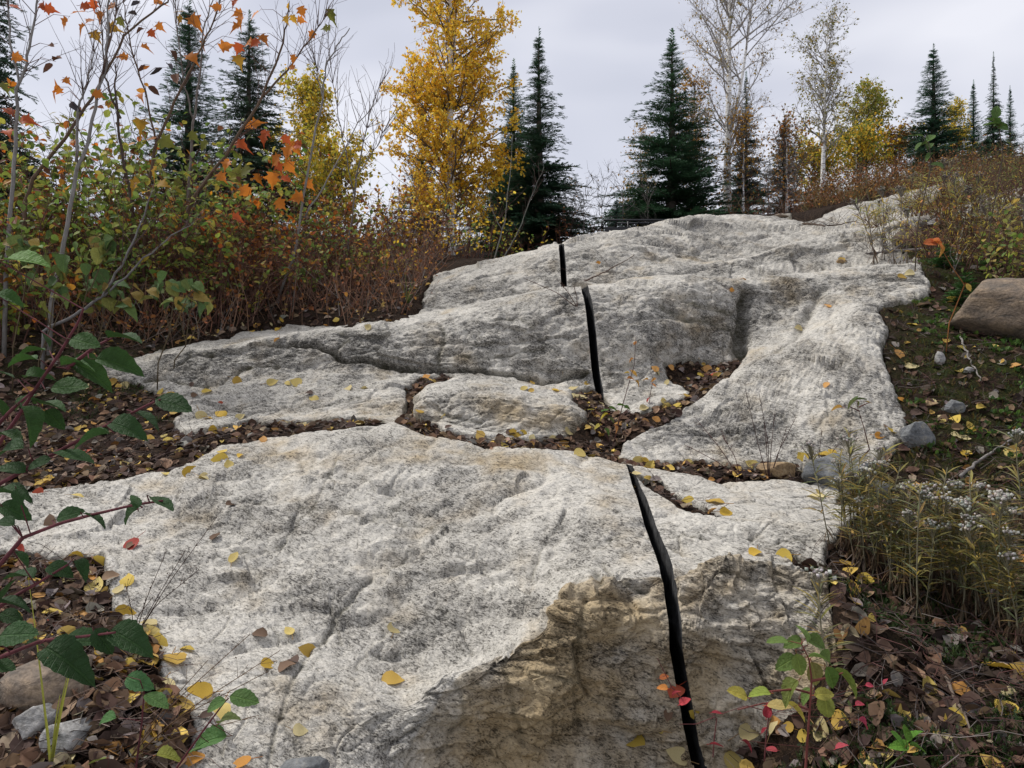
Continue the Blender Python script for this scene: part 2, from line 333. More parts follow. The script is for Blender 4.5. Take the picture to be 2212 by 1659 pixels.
for k, pts in LINES.items():
    p = np.array(pts, float); q = p[:, 2] * (HH/2 - p[:, 1]) / F
    LD.append(gsm(np.interp(UT, p[:, 0], p[:, 2]), 6)); LZ.append(gsm(np.interp(UT, p[:, 0], q), 6))
LD = np.array(LD); LZ = np.array(LZ)            # (lines, UN)
LD = np.concatenate([np.full((1, UN), .4), np.full((1, UN), 1.6), LD]); LZ = np.concatenate([LZ[:1] - .42, LZ[:1] - .22, LZ])
NL = len(LD); names = ['p0', 'p1'] + list(LINES)
for i in range(1, NL): LD[i] = np.maximum(LD[i], LD[i-1] + .03)
hd = np.diff(LD, axis=0); dl = np.diff(LZ, axis=0) / hd
mm = np.zeros_like(LZ); mm[0] = dl[0]; mm[-1] = dl[-1]
same = dl[1:] * dl[:-1] > 0
w1 = 2*hd[1:] + hd[:-1]; w2 = hd[1:] + 2*hd[:-1]
with np.errstate(divide='ignore', invalid='ignore'):
    mm[1:-1] = np.where(same, (w1 + w2) / (w1 / dl[:-1] + w2 / dl[1:]), 0)
YT = np.concatenate([np.geomspace(.5, 20, 1100), np.geomspace(20.2, 850, 60)])
ZT = np.zeros((UN, len(YT)))
for i in range(UN):
    j = np.clip(np.searchsorted(LD[:, i], YT) - 1, 0, NL - 2)
    h = hd[j, i]; t_ = np.clip((YT - LD[j, i]) / h, 0, 1)
    t2, t3 = t_*t_, t_**3
    ZT[i] = (2*t3 - 3*t2 + 1)*LZ[j, i] + (t3 - 2*t2 + t_)*h*mm[j, i] + (-2*t3 + 3*t2)*LZ[j+1, i] + (t3 - t2)*h*mm[j+1, i]
def loft(x, y):                 # smooth base height relative to the eye
    x = np.asarray(x, float); y = np.clip(np.asarray(y, float), YT[0], YT[-1])
    u = np.clip((W/2 + F * x / y - UMIN) / (UMAX - UMIN) * (UN - 1), 0, UN - 1.001)
    jy = np.interp(y, YT, np.arange(len(YT))); jy = np.clip(jy, 0, len(YT) - 1.001)
    a = u.astype(int); b = jy.astype(int); fa = u - a; fb = jy - b
    return (ZT[a, b]*(1-fa) + ZT[a+1, b]*fa)*(1-fb) + (ZT[a, b+1]*(1-fa) + ZT[a+1, b+1]*fa)*fb
def line_d(k, u): return np.interp(u, UT, LD[names.index(k)])
def pick0(u, v, dmin=1.2, dmax=16):       # pixel -> point on the base loft (relative to eye)
    ys = np.geomspace(dmin, dmax, 1500); x = (u - W/2) / F * ys; zr = (HH/2 - v) / F * ys
    k = np.argmax(loft(x, ys) >= zr)
    if k == 0: k = len(ys) - 1
    return np.array([x[k], ys[k], zr[k]])

# ---- saw cut path
CUTU = dict(p0=1620, p1=1560, A=1514, AB=1459, B=1442, B1=1438, BC=1398, C=1362, D=1336, E=1318, F_=1305, G=1294, GH=1277, H0=1265, H=1261, I=1238, J=1219, K=1217, K2=1215, L_=1213, M_=1213, N_=1200)
CUTS = np.array([(CUTU[k] - W/2) / F for k in names if k in CUTU])
def scut(r): return np.interp(r, np.arange(len(CUTS)), CUTS)
_wy = [2.3, 2.95, 3.3, 4.5, 4.58, 4.62, 5.5, 5.55, 6.3, 7.13, 7.17, 7.9, 7.95, 9.55, 9.62, 10.2]
_ww = [.042, .050, .058, .042, .040, .0004, .0004, .060, .064, .064, .0004, .0004, .064, .066, .0004, .0004]
def wcut(y): return .5 * np.interp(y, _wy, _ww)

# ---- soil mask, polygons in the photo frame with a depth range
def inpoly(u, v, poly):
    poly = np.array(poly, float); ins = np.zeros(u.shape, bool); j = len(poly) - 1
    for i in range(len(poly)):
        a, b = poly[i], poly[j]
        c = ((a[1] > v) != (b[1] > v)) & (u < (b[0]-a[0])*(v-a[1])/(b[1]-a[1]+1e-12) + a[0])
        ins ^= c; j = i
    return ins
SOIL = [
 (4.2, 7.15, [(-900,1085),(0,1062),(100,1048),(250,1022),(330,1010),(420,985),(480,955),(600,937),(760,917),(850,906),(760,900),(640,903),(520,905),(450,925),(390,930),(370,900),(400,880),(350,852),(300,820),(210,800),(200,780),(250,765),(300,757),(-900,600)]),
 (.2, 4.0, [(-900,1165),(0,1180),(120,1195),(225,1200),(240,1300),(330,1400),(350,1480),(420,1560),(392,1670),(380,2600),(-1500,2600)]),
 (6.9, 40, [(-900,900),(230,790),(300,762),(360,746),(500,724),(520,712),(640,700),(730,700),(870,684),(907,668),(912,640),(935,597),(935,300),(-900,300)]),
 (4.5, 6.7, [(850,909),(872,900),(880,870),(877,840),(905,815),(960,805),(985,812),(925,830),(900,855),(905,895),(960,930),(1050,947),(1150,950),(1220,935),(1262,905),(1275,880),(1240,865),(1235,848),(1275,838),(1300,850),(1320,880),(1370,888),(1430,873),(1480,852),(1490,835),(1450,810),(1440,780),(1490,768),(1560,778),(1585,768),(1602,772),(1560,812),(1500,862),(1420,917),(1350,947),(1335,982),(1380,994),(1500,990),(1620,1000),(1740,990),(1850,1000),(1960,980),(1990,1085),(1800,1077),(1700,1052),(1600,1036),(1500,1018),(1400,1008),(1330,1000),(1250,978),(1100,967),(980,952),(900,928)]),
 (3.0, 4.45, [(1370,1019),(1410,1018),(1470,1060),(1530,1085),(1565,1105),(1520,1100),(1460,1082)]),
 (2.8, 4.0, [(1678,1172),(1730,1192),(1800,1222),(1795,1240),(1720,1212)]),
 (.2, 9.6, [(2200,380),(2010,470),(1960,500),(1930,540),(1990,560),(2010,600),(2005,640),(1895,660),(1920,700),(1900,760),(1930,830),(1962,890),(1950,945),(1880,1000),(1800,1077),(1905,1092),(1830,1122),(1780,1182),(1790,1245),(1805,1400),(1745,1500),(1600,1640),(1585,1720),(1560,2600),(5200,2600),(5200,200)]),
]
def soil_raw(x, y, z):
    u = W/2 + F*x/y; v = HH/2 - F*z/y; m = np.zeros(u.shape)
    for d0, d1, poly in SOIL: m = np.maximum(m, (inpoly(u, v, poly) & (y > d0) & (y < d1)).astype(float))
    dm = line_d('M_', u)
    beh = sstep(.25, .9, y - dm)
    far = inpoly(u, v, [(1740,486),(1800,450),(1880,430),(1990,406),(2085,386),(2085,410),(1970,436),(1890,456),(1840,480)]) & (y > 12) & (y < 15.5)
    m = np.maximum(m, np.where(far, 0, beh)); return m
def ragged(m, x, y):
    q = np.stack([x, y, 0*x], -1); n_ = perlin(q*7 + 2.5) + .7*perlin(q*19 + 8) + .5*perlin(q*47)
    return np.clip(m + n_*1.1*4*m*(1 - m)*.5, 0, 1)

# ---- rock grid, rows follow the feature lines, columns meet at the saw cut
ROWS = dict(p0=4, p1=10, A=75, AB=70, B=12, B1=46, BC=65, C=22, D=16, E=60, F_=55, G=45, GH=45, H0=20, H=14, I=12, J=30, K=30, K2=40, L_=24, M_=26)
rr = []
for i, k in enumerate(names):
    if k in ROWS: rr += list(i + np.arange(ROWS[k]) / ROWS[k])
rr.append(names.index('N_')); rr = np.array(rr, float); NR = len(rr)
def cols(side):
    if side < 0: return np.concatenate([-1.5 + np.linspace(0, .78, 24)[:-1], np.linspace(-.72, 0, 500)])   # fraction marker: below -.72 absolute slope
    return np.concatenate([np.linspace(0, .70, 420), np.linspace(.70, 1.5, 26)[1:]])
def grid(side, step=1):
    c = cols(side)[::step]; r = rr[::step]
    if side < 0 and c[-1] != 0: c = np.append(c, 0.)
    y = np.full((len(r), len(c)), 1.0); li = np.clip(r.astype(int), 0, NL - 2); lf = r - li
    x = None; u = np.broadcast_to(W/2 + F * c[None, :], y.shape)
    for it in range(4):
        ui = np.clip((u - UMIN) / (UMAX - UMIN) * (UN - 1), 0, UN - 1.001); a = ui.astype(int); fa = ui - a
        g = lambda L_: L_[:, :]
        y0 = LD[li][np.arange(len(r))[:, None], a]*(1-fa) + LD[li][np.arange(len(r))[:, None], a+1]*fa
        y1 = LD[li+1][np.arange(len(r))[:, None], a]*(1-fa) + LD[li+1][np.arange(len(r))[:, None], a+1]*fa
        y = y0 + (y1 - y0) * lf[:, None]
        sc = scut(r)[:, None] + side * wcut(y) / y
        if side < 0: s = np.where(c[None, :] <= -.72, c[None, :], -.72 + (c[None, :] + .72) / .72 * (sc + .72))
        else: s = np.where(c[None, :] >= .70, c[None, :], sc + c[None, :] / .70 * (.70 - sc))
        x = s * y; u = W/2 + F * s
    return x, y, loft(x, y)
def blur(a, n):
    for _ in range(n):
        b = np.pad(a, 1, mode='edge'); a = (b[1:-1, 1:-1]*2 + b[:-2, 1:-1] + b[2:, 1:-1] + b[1:-1, :-2] + b[1:-1, 2:]) / 6
    return a
CRACKS = [  # (depth, width, seam darkness, pixel polyline)
 (.10,.026,1.,[(560,742),(640,742),(690,745),(712,760),(735,775),(780,778),(850,792),(930,800)]),
 (.065,.016,.9,[(930,800),(1050,801),(1150,815),(1190,820),(1240,812),(1285,800)]),
 (.030,.02,.8,[(310,815),(420,828),(470,826),(540,800),(600,792)]),(.03,.02,.6,[(520,735),(470,760),(420,765),(380,790)]),
 (.010,.008,.5,[(740,960),(700,1050),(680,1090),(645,1125),(600,1180),(540,1200),(490,1195)]),
 (.020,.012,.8,[(800,1240),(760,1290),(725,1330),(700,1380),(665,1412)]),(.009,.008,.5,[(665,1412),(625,1490),(600,1560),(585,1640)]),
 (.009,.007,.5,[(890,1175),(840,1215),(800,1240)]),(.012,.008,.6,[(440,1068),(490,1080),(560,1086)]),(.010,.008,.5,[(640,1098),(700,1100),(770,1105)]),
 (.012,.008,.5,[(770,1105),(830,1130),(900,1125),(960,1140)]),(.012,.009,.6,[(500,1190),(560,1190),(620,1165)]),(.008,.007,.4,[(330,1125),(360,1135)]),
 (.012,.006,.7,[(1310,1168),(1360,1162),(1420,1160)]),(.014,.006,.7,[(1455,1162),(1490,1168),(1530,1172)]),(.02,.01,.6,[(1450,1185),(1480,1195)]),
 (.02,.015,.6,[(1230,1275),(1290,1240),(1300,1265)]),(.016,.012,.4,[(1265,1300),(1250,1400),(1240,1500),(1260,1600)]),
 (.016,.012,.5,[(1300,1220),(1320,1245),(1400,1270)]),(.012,.01,.4,[(990,1480),(1010,1560),(960,1640)]),(.014,.012,.4,[(1080,1400),(1100,1500),(1130,1620)]),
 (.14,.05,.85,[(1616,635),(1606,680),(1602,720),(1592,772)]),(.05,.04,.3,[(1775,625),(1745,685),(1705,735)]),(.02,.02,.4,[(1705,735),(1650,765),(1610,790)]),
 (.025,.03,.7,[(1430,660),(1480,690),(1530,690),(1590,720)]),(.02,.03,.6,[(1480,650),(1560,672),(1605,700)]),
 (.02,.02,.5,[(950,800),(945,770),(960,740),(950,700)]),(.02,.02,.5,[(1060,700),(1120,690),(1150,710)]),(.015,.008,.8,[(1230,757),(1270,757),(1310,765)]),
 (.018,.012,.6,[(1190,752),(1130,760),(1060,775),(1000,770)]),(.02,.02,.5,[(720,760),(750,730),(730,715)]),
 (.02,.015,.5,[(1500,1085),(1450,1060),(1400,1028)]),(.012,.009,.5,[(1650,1180),(1690,1160),(1740,1165)]),(.009,.007,.4,[(1555,1110),(1600,1120),(1680,1110)]),
 (.02,.016,.5,[(1790,920),(1850,930),(1930,925)]),(.02,.016,.5,[(1780,950),(1850,958),(1920,950)]),(.014,.012,.4,[(1780,870),(1790,900),(1760,930)]),
 (.016,.012,.4,[(1560,890),(1630,880),(1700,900)]),(.014,.012,.4,[(1650,830),(1740,840),(1800,870)]),(.012,.01,.4,[(1500,930),(1570,945),(1650,940)]),
 (.02,.02,.5,[(1385,560),(1420,555),(1500,548),(1560,560)]),(.02,.02,.35,[(1240,575),(1300,590),(1370,600)]),(.02,.018,.4,[(1690,590),(1760,580),(1830,560)]),
 (.02,.02,.5,[(1820,525),(1880,520),(1930,515)]),(.018,.014,.5,[(690,830),(740,838),(800,835)]),(.014,.012,.5,[(640,860),(700,870),(780,862)]),
 (.02,.015,.5,[(940,880),(980,905),(1040,915)]),(.015,.012,.4,[(1010,860),(1070,858),(1120,875)]),(.01,.009,.4,[(560,1000),(640,1010),(720,990)]),
]
def seg_dist(P, poly):
    d = np.full(len(P), 9.)
    for a, b in zip(poly[:-1], poly[1:]):
        ab = b - a; t_ = np.clip(((P - a) @ ab) / (ab @ ab + 1e-12), 0, 1); d = np.minimum(d, np.linalg.norm(P - a - t_[:, None]*ab, axis=1))
    return d
CR3 = []
for dp, wd, sm, pl in CRACKS:
    fine = []
    for (a, b), (c, d) in zip(pl[:-1], pl[1:]):
        n_ = max(2, int(math.hypot(c-a, d-b) / 14))
        for i in range(n_):
            f_ = i / n_; fine.append((a + (c-a)*f_ + random.uniform(-3, 3), b + (d-b)*f_ + random.uniform(-3, 3)))
    fine.append(pl[-1]); CR3.append((dp, wd, sm, np.array([pick0(*q) for q in fine])))
def grid_normals(P):
    du = np.gradient(P, axis=1); dv = np.gradient(P, axis=0); n = np.cross(du, dv); n /= np.linalg.norm(n, axis=2)[..., None] + 1e-12
    return n
ROCKBITS = {}
_sr = np.random.default_rng(77); _sy = 2.0*7.0**_sr.random(900); _sx = (_sr.random(900)*2 - 1)*.85*_sy; SEEDP = np.stack([_sx, _sy, loft(_sx, _sy)], 1)
_ln = np.array([1.0, 1.55, 1.9]); _ofs = _sr.normal(0, 1, 900); _tlt = _sr.normal(0, 1, (900, 3))
def facets(Pf):
    Q = (Pf + .10*np.stack([perlin(Pf*2.2 + k*13) for k in range(3)], 1) + .014*np.stack([perlin(Pf*9 + k*13) for k in range(3)], 1))*_ln; S = SEEDP*_ln; S2 = (S*S).sum(1)
    o = np.zeros(len(Pf)); e = np.zeros(len(Pf))
    for a in range(0, len(Pf), 20000):
        sl = slice(a, a + 20000); y_ = Pf[sl, 1]; near = np.where((SEEDP[:, 1] > y_.min()*.8 - .2) & (SEEDP[:, 1] < y_.max()*1.2 + .2))[0]
        if len(near) < 3: continue
        q = Q[sl].astype(np.float32); Sn = S[near].astype(np.float32); D = S2[near].astype(np.float32)[None] - 2*q @ Sn.T; ar = np.arange(len(q)); k = D.argmin(1); d1 = D[ar, k].copy(); D[ar, k] = 1e9; k2 = near[D.argmin(1)]; d2 = D.min(1); k = near[k]; qq = (q*q).sum(1)
        sc = np.clip(SEEDP[k, 1]/5, .6, 1.6); o[sl] = .007*_ofs[k]*sc + ((Pf[sl] - SEEDP[k])*_tlt[k]).sum(1)*.034
        gap = np.sqrt(np.maximum(d2 + qq, 0)) - np.sqrt(np.maximum(d1 + qq, 0)); e[sl] = np.exp(-(gap/.011)**2) * (((k*7 + k2*7) % 5) < 2)
    return o, e
SEAMX = []
def relief(Pf, Nf):
    amp = .35 + .65 * sstep(0, .6, Nf[:, 1] * -1)
    Q = Pf * [1, 1, 1.15]
    d = .06*perlin(Q*1.1 + 7) + .022*perlin(Q*2.7 + 3) + .009*perlin(Q*[5, 7, 8]) + amp*(.012*perlin(Q*[11, 15, 19]) + .0075*perlin(Q*[23, 32, 36]) + .0045*perlin(Q*[50, 66, 74])) + .0022*perlin(Q*[110, 140, 150])
    rid = 1 - np.abs(perlin(Q*[3.1, 4.6, 5.2] + 21)) * 2.2; d += amp * .018 * (np.clip(rid, 0, 1)**3 - .3)
    rid2 = 1 - np.abs(perlin(Q*[8, 12, 15] + 51)) * 2.2; d -= amp * .014 * np.clip(rid2, 0, 1)**4
    fo, fe = facets(Pf); d += fo*(.35 + .85*amp) - .010*fe; SEAMX[:] = [fe]
    uf = W/2 + F*Pf[:, 0]/Pf[:, 1]; face = sstep(860, 980, uf)*(1 - sstep(1760, 1830, uf))*(1 - sstep(3.1, 3.35, Pf[:, 1]))
    cell = .6*np.floor(perlin(Q*[2.3, 3, 3.4] + 40)*5)/5 + .35*np.floor(perlin(Q*[5, 6, 7] + 80)*5)/5 + .4*perlin(Q*[3, 4, 4] + 12)
    d += face*(.17*cell + .03*perlin(Q*9))
    rid3 = 1 - np.abs(perlin(Q*[1.2, 2.4, 2.4] + 61)) * 2.6; d -= .03 * np.clip(rid3, 0, 1)**6
    return d
def shape(side):
    x, y, z = grid(side); m0 = soil_raw(x, y, z); m = ragged(blur(m0, 9), x, y); mw = blur(m, 30)
    P = np.stack([x, y, z], 2); Nn = grid_normals(P); sh = x.shape; Pf = P.reshape(-1, 3)
    d = relief(Pf, Nn.reshape(-1, 3))
    seam = .55*SEAMX[0]*np.clip(.4 + 2*perlin(Pf*1.9 + 5), 0, 1)
    for dp, wd, sm, poly in CR3:
        c0 = poly.mean(0); rad = np.linalg.norm(poly - c0, axis=1).max() + .3
        k = np.where(np.linalg.norm(Pf - c0, axis=1) < rad)[0]
        if len(k) == 0: continue
        dd = seg_dist(Pf[k], poly) * (1 + .5*perlin(Pf[k]*25))
        f_ = np.exp(-(dd / wd)**2); d[k] -= dp * f_; seam[k] = np.maximum(seam[k], min(1, sm*1.35) * np.exp(-(dd / (wd*.9))**2))
    d = d.reshape(sh)
    ec = sh[1] - 1 if side < 0 else 0; yc_ = y[:, ec]; Pc = np.stack([scut(rr)*yc_, yc_, z[:, ec]], 1)
    dc = gsm(relief(Pc, Nn[:, ec]), 5); dist_c = np.abs(np.arange(sh[1]) - ec)
    d += (dc - d[:, ec])[:, None] * np.exp(-dist_c / 14.)[None, :]
    P2 = P + Nn * d[..., None]
    # keep the saw-cut edge clean in plan
    edge = -1 if side < 0 else 0
    near = np.exp(-np.arange(sh[1]) / 5.); near = near[::-1] if side < 0 else near
    P2[..., 0] += (x - P2[..., 0]) * near[None, :]
    P2[..., 2] -= .10 * sstep(.45, .95, m)
    P2[..., 2] -= .022 * sstep(.05, .6, mw)**1.5
    u = W/2 + F*x/y; v = HH/2 - F*z/y
    st = .12 + .50*blur((inpoly(u, v, [(860,1720),(950,1500),(1060,1405),(1180,1355),(1240,1290),(1300,1250),(1440,1230),(1600,1220),(1800,1234),(1830,1720)]) & (y < 3.35)).astype(float), 4)
    def blob(cu, cv, ru, rv, a, d0, d1):
        e_ = ((u-cu)/ru)**2 + ((v-cv)/rv)**2; return a*np.exp(-e_) * ((y > d0) & (y < d1))
    for b_ in [(1130,1580,200,160,.45,2,3.3),(1700,1400,200,200,.15,2,3.3),(1300,1330,150,90,.25,2,3.3),(1640,1350,220,140,.2,2,3.3),(1400,1560,220,180,.3,2,3.3),(1080,900,160,40,.5,5,5.7),(1230,900,80,40,.4,5,5.7),
               (820,880,80,30,.4,5.3,6),(950,990,300,40,.4,4,5),(600,970,200,30,.35,4,5),(1500,560,160,20,.3,7.5,9.5),(1700,650,100,60,.3,6.3,7.5),(1560,620,200,40,.15,6.3,7.3),(1480,730,100,60,.25,6,7.3),(1450,1000,200,30,.2,4,4.8),(1560,1000,200,40,.2,4.4,5)]:
        st += blob(*b_)
    nz = lambda f, o: sum(perlin(Pf*f*2**k + o + 9*k) * .55**k for k in range(5)).reshape(sh)
    st = sstep(.10, 1.25, st + .8*nz(2.6, 70) + .35*nz(9, 17)) * .95
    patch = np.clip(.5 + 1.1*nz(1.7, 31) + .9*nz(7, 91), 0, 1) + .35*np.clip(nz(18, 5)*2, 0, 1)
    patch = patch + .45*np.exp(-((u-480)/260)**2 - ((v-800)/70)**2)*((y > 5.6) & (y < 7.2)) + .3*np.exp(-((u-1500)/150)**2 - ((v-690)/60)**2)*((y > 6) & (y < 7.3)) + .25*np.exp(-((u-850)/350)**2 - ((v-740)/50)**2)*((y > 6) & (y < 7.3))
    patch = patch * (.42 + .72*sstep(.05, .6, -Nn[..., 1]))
    seam = np.maximum(seam.reshape(sh), .75 * sstep(.08, .5, m))
    P2[..., 2] += CZ
    return P2, m, st, seam, patch, u, y
parts = {}
ROCK = empty('rock_outcrop', (0, 5, 0)); tag(ROCK, kind='structure')
ROCK.matrix_world = Matrix.Translation((0, 5, 0))
def add_part(name, P, Nn, sel, st, seam, patch):
    ids = np.arange(P.shape[0]*P.shape[1]).reshape(P.shape[:2])
    q = np.stack([ids[:-1, :-1], ids[:-1, 1:], ids[1:, 1:], ids[1:, :-1]], -1)[sel]
    used, inv = np.unique(q.ravel(), return_inverse=True)
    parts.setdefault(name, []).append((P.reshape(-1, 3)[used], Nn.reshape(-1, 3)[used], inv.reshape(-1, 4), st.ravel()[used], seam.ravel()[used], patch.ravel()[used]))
EDGE = {}
for side in (-1, 1):
    P, m, st, seam, patch, u, y = shape(side); Nn = grid_normals(P)
    e_ = -1 if side < 0 else 0; EDGE[side] = P[:, e_].copy(); en = Nn[:, e_] if side > 0 else Nn[:, -1]; en = np.stack([0*en[:, 0], gsm(en[:, 1], 14), gsm(en[:, 2], 14)], 1); EDGE[side, 'n'] = en / np.linalg.norm(en, axis=1)[:, None]
    keep = np.minimum.reduce([m[:-1, :-1], m[1:, :-1], m[:-1, 1:], m[1:, 1:]]) < .93
    uc, yc = u[:-1, :-1], y[:-1, :-1]
    dD, dG, dI, dM = (line_d(k, uc) for k in ('D', 'G', 'I', 'N_'))
    z0 = yc < dD; z1 = (yc >= dD) & (yc < dG); z2 = (yc >= dG) & (yc < dI); z3 = (yc >= dI)
    add_part('front_slab', P, Nn, keep & z0, st, seam, patch)
    add_part('left_shelf', P, Nn, keep & z1 & (uc < 888), st, seam, patch)
    add_part('oval_block', P, Nn, keep & z1 & (uc >= 888) & (uc < 1330), st, seam, patch)
    add_part('right_hump', P, Nn, keep & z1 & (uc >= 1330), st, seam, patch)
    add_part('middle_ledge', P, Nn, keep & z2, st, seam, patch)
    add_part('top_ridge', P, Nn, keep & z3, st, seam, patch)
GROUND_OBS = []
PART_LABEL = dict(front_slab='broad pale slab with ochre-stained steep front', left_shelf='low grey shelf behind the leaf-filled gully', oval_block='rounded pale block ringed by dark debris',
                  right_hump='bulging pale hump beside the mossy bank', middle_ledge='long rough ledge across the middle', top_ridge='smooth whitish crest at the top')
for name, lst in parts.items():
    V, Nn, Q, S, E, H_ = [], [], [], [], [], []; n = 0
    for a, b, c, d, e_, h_ in lst: H_.append(h_); V.append(a); Nn.append(b); Q.append(c + n); S.append(d); E.append(e_); n += len(a)
    V = np.concatenate(V) - [0, 5, 0]
    if len(np.concatenate(Q)) == 0: continue
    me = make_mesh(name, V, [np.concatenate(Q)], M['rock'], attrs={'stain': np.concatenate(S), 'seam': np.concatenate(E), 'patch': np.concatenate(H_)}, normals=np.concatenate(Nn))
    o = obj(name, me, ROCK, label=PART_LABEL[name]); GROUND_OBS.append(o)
# walls and floor of the saw cut
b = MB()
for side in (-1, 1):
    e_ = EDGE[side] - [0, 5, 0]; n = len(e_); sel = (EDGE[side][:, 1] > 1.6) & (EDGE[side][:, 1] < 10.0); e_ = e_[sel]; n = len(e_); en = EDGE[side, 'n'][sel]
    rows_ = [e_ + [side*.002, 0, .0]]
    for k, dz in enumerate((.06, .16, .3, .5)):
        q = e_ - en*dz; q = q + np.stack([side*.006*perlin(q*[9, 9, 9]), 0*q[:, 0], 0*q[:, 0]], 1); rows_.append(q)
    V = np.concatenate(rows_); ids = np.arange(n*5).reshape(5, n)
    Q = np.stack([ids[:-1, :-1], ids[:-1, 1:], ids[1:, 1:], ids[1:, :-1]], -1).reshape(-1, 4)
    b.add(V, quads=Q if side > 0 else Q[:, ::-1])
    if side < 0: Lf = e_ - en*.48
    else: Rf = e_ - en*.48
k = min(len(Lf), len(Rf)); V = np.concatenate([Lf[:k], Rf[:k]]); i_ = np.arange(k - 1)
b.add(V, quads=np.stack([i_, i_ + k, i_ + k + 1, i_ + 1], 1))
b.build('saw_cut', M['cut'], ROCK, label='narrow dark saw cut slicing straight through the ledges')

# ---- soil sheet: same grid, coarser, rises where the mask is soil; reaches the far horizon
gx, gy, gz = [], [], []
def soil_grid():
    c = np.concatenate([np.linspace(-1.5, -.74, 20)[:-1], np.linspace(-.74, .74, 560), np.linspace(.74, 1.5, 20)[1:]])
    r = np.concatenate([rr[::2][:-1], names.index('N_') + np.linspace(0, 1, 30)[:-1], names.index('O_') + np.linspace(0, 1, 16)**2.2])
    u = np.broadcast_to(W/2 + F*c[None], (len(r), len(c))); li = np.clip(r.astype(int), 0, NL - 2); lf = r - li
    ui = np.clip((u - UMIN) / (UMAX - UMIN) * (UN - 1), 0, UN - 1.001); a = ui.astype(int); fa = ui - a; ar = np.arange(len(r))[:, None]
    y0 = LD[li][ar, a]*(1-fa) + LD[li][ar, a+1]*fa; y1 = LD[li+1][ar, a]*(1-fa) + LD[li+1][ar, a+1]*fa
    y = y0 + (y1 - y0)*lf[:, None]; return c[None]*y, y
x, y = soil_grid(); z = loft(x, y); m = ragged(blur(soil_raw(x, y, z), 3), x, y)
Pf = np.stack([x, y, z], 2).reshape(-1, 3)
dz = (.06*perlin(Pf*1.1 + 7) + .022*perlin(Pf*2.7 + 3) + .02*perlin(Pf*8) + .014*perlin(Pf*22) + .008*perlin(Pf*55)).reshape(x.shape)
z2 = z + dz - .09*(1 - sstep(.35, .9, m)) + np.where((y > 3) & (y < 7.0), -.032, .006)*m
u = W/2 + F*x/y; v = HH/2 - F*z/y
moss = sstep(1850, 2050, u) * (y < 9) * sstep(1.5, 2.5, y) * np.interp(v, [500, 700, 1000, 1300], [.9, 1, .7, .45]) + .35*((u < 420) & (v > 700) & (v < 850) & (y < 8))
P = np.stack([x, y, z2 + CZ], 2); ids = np.arange(x.size).reshape(x.shape)
mx_ = np.maximum.reduce([m[:-1, :-1], m[1:, :-1], m[:-1, 1:], m[1:, 1:]])
Q = np.stack([ids[:-1, :-1], ids[:-1, 1:], ids[1:, 1:], ids[1:, :-1]], -1)[mx_ > .04]
used, inv = np.unique(Q.ravel(), return_inverse=True)
SOILM = m; 
ground = obj('ground', make_mesh('ground', P.reshape(-1, 3)[used], [inv.reshape(-1, 4)], M['soil'], attrs={'moss': moss.ravel()[used]}), kind='structure')
GROUND_OBS.append(ground)

# ------------------------------------------------------------------ picking on the finished ground
bpy.context.view_layer.update(); dg = bpy.context.evaluated_depsgraph_get()
BV = []
for o in GROUND_OBS:
    BV.append((o, BVHTree.FromObject(o, dg), o.matrix_world.copy()))
def cast(o_, d_):
    best = None
    for ob, bv, mw in BV:
        off = mw.translation; h = bv.ray_cast(Vector(o_) - off, Vector(d_).normalized())
        if h[0] is not None and (best is None or h[3] < best[2]): best = (np.array(h[0] + off), np.array(h[1]), h[3], ob.name)
    return best
def pick(u, v):
    return cast((0, 0, CZ), tuple(px(u, v, 1.0) - np.array([0, 0, CZ])))
def drop(x, y, top=30):
    return cast((x, y, top), (0, 0, -1))
def ground_at(u, d):
    x = (u - W/2)/F*d; h = drop(x, d); return np.array([x, d, h[0][2] if h else CZ + float(loft(x, d))])

# ================================================================== plants
def nrm(a): a = np.asarray(a, float); return a / (np.linalg.norm(a, axis=-1, keepdims=True) + 1e-9)
def frames(yd, roll, up=None):
    """rows x,y,z with y along yd, rolled"""
    yd = nrm(yd); up = np.array([0, 0, 1.]) if up is None else np.asarray(up, float)
    x = np.cross(yd, np.broadcast_to(up, yd.shape)); bad = np.linalg.norm(x, axis=1) < .05; x[bad] = [1, 0, 0]; x = nrm(x); z = np.cross(x, yd)
    c, s_ = np.cos(roll)[:, None], np.sin(roll)[:, None]
    return np.stack([x*c + z*s_, yd, z*c - x*s_], 1)
def serrate(right, n=13, a=.02):
    r = np.array([(0, 0)] + list(right) + [(0, 1)], float); ys = np.linspace(.015, .965, n); xs = np.interp(ys, r[:, 1], r[:, 0]); xs += a*np.where(np.arange(n) % 2, 1, -1)*.6; ys = ys + np.where(np.arange(n) % 2, .018, 0)
    return list(zip(np.maximum(xs, .012), ys))
def leafmesh(right, fold=.15, droop=.15, wave=0.):
    k = len(right); r = np.array(right, float); ys = r[:, 1]
    sp = np.stack([0*ys, ys, -droop*ys**2], 1); rt = np.stack([r[:, 0], ys, fold*r[:, 0] - droop*ys**2 + wave*np.sin(ys*9)], 1); lf = rt*[-1, 1, 1] + np.stack([0*ys, 0*ys, -2*wave*np.sin(ys*9)], 1)
    V = np.concatenate([[[0, 0, 0], [0, 1, -droop]], sp, rt, lf]); S, Rr, Lf = 2, 2 + k, 2 + 2*k
    T = [(0, Rr, S), (0, S, Lf), (1, S+k-1, Rr+k-1), (1, Lf+k-1, S+k-1)]
    for i in range(k-1): T += [(S+i, Rr+i, Rr+i+1), (S+i, Rr+i+1, S+i+1), (S+i, S+i+1, Lf+i+1), (S+i, Lf+i+1, Lf+i)]
    return V, np.array(T)
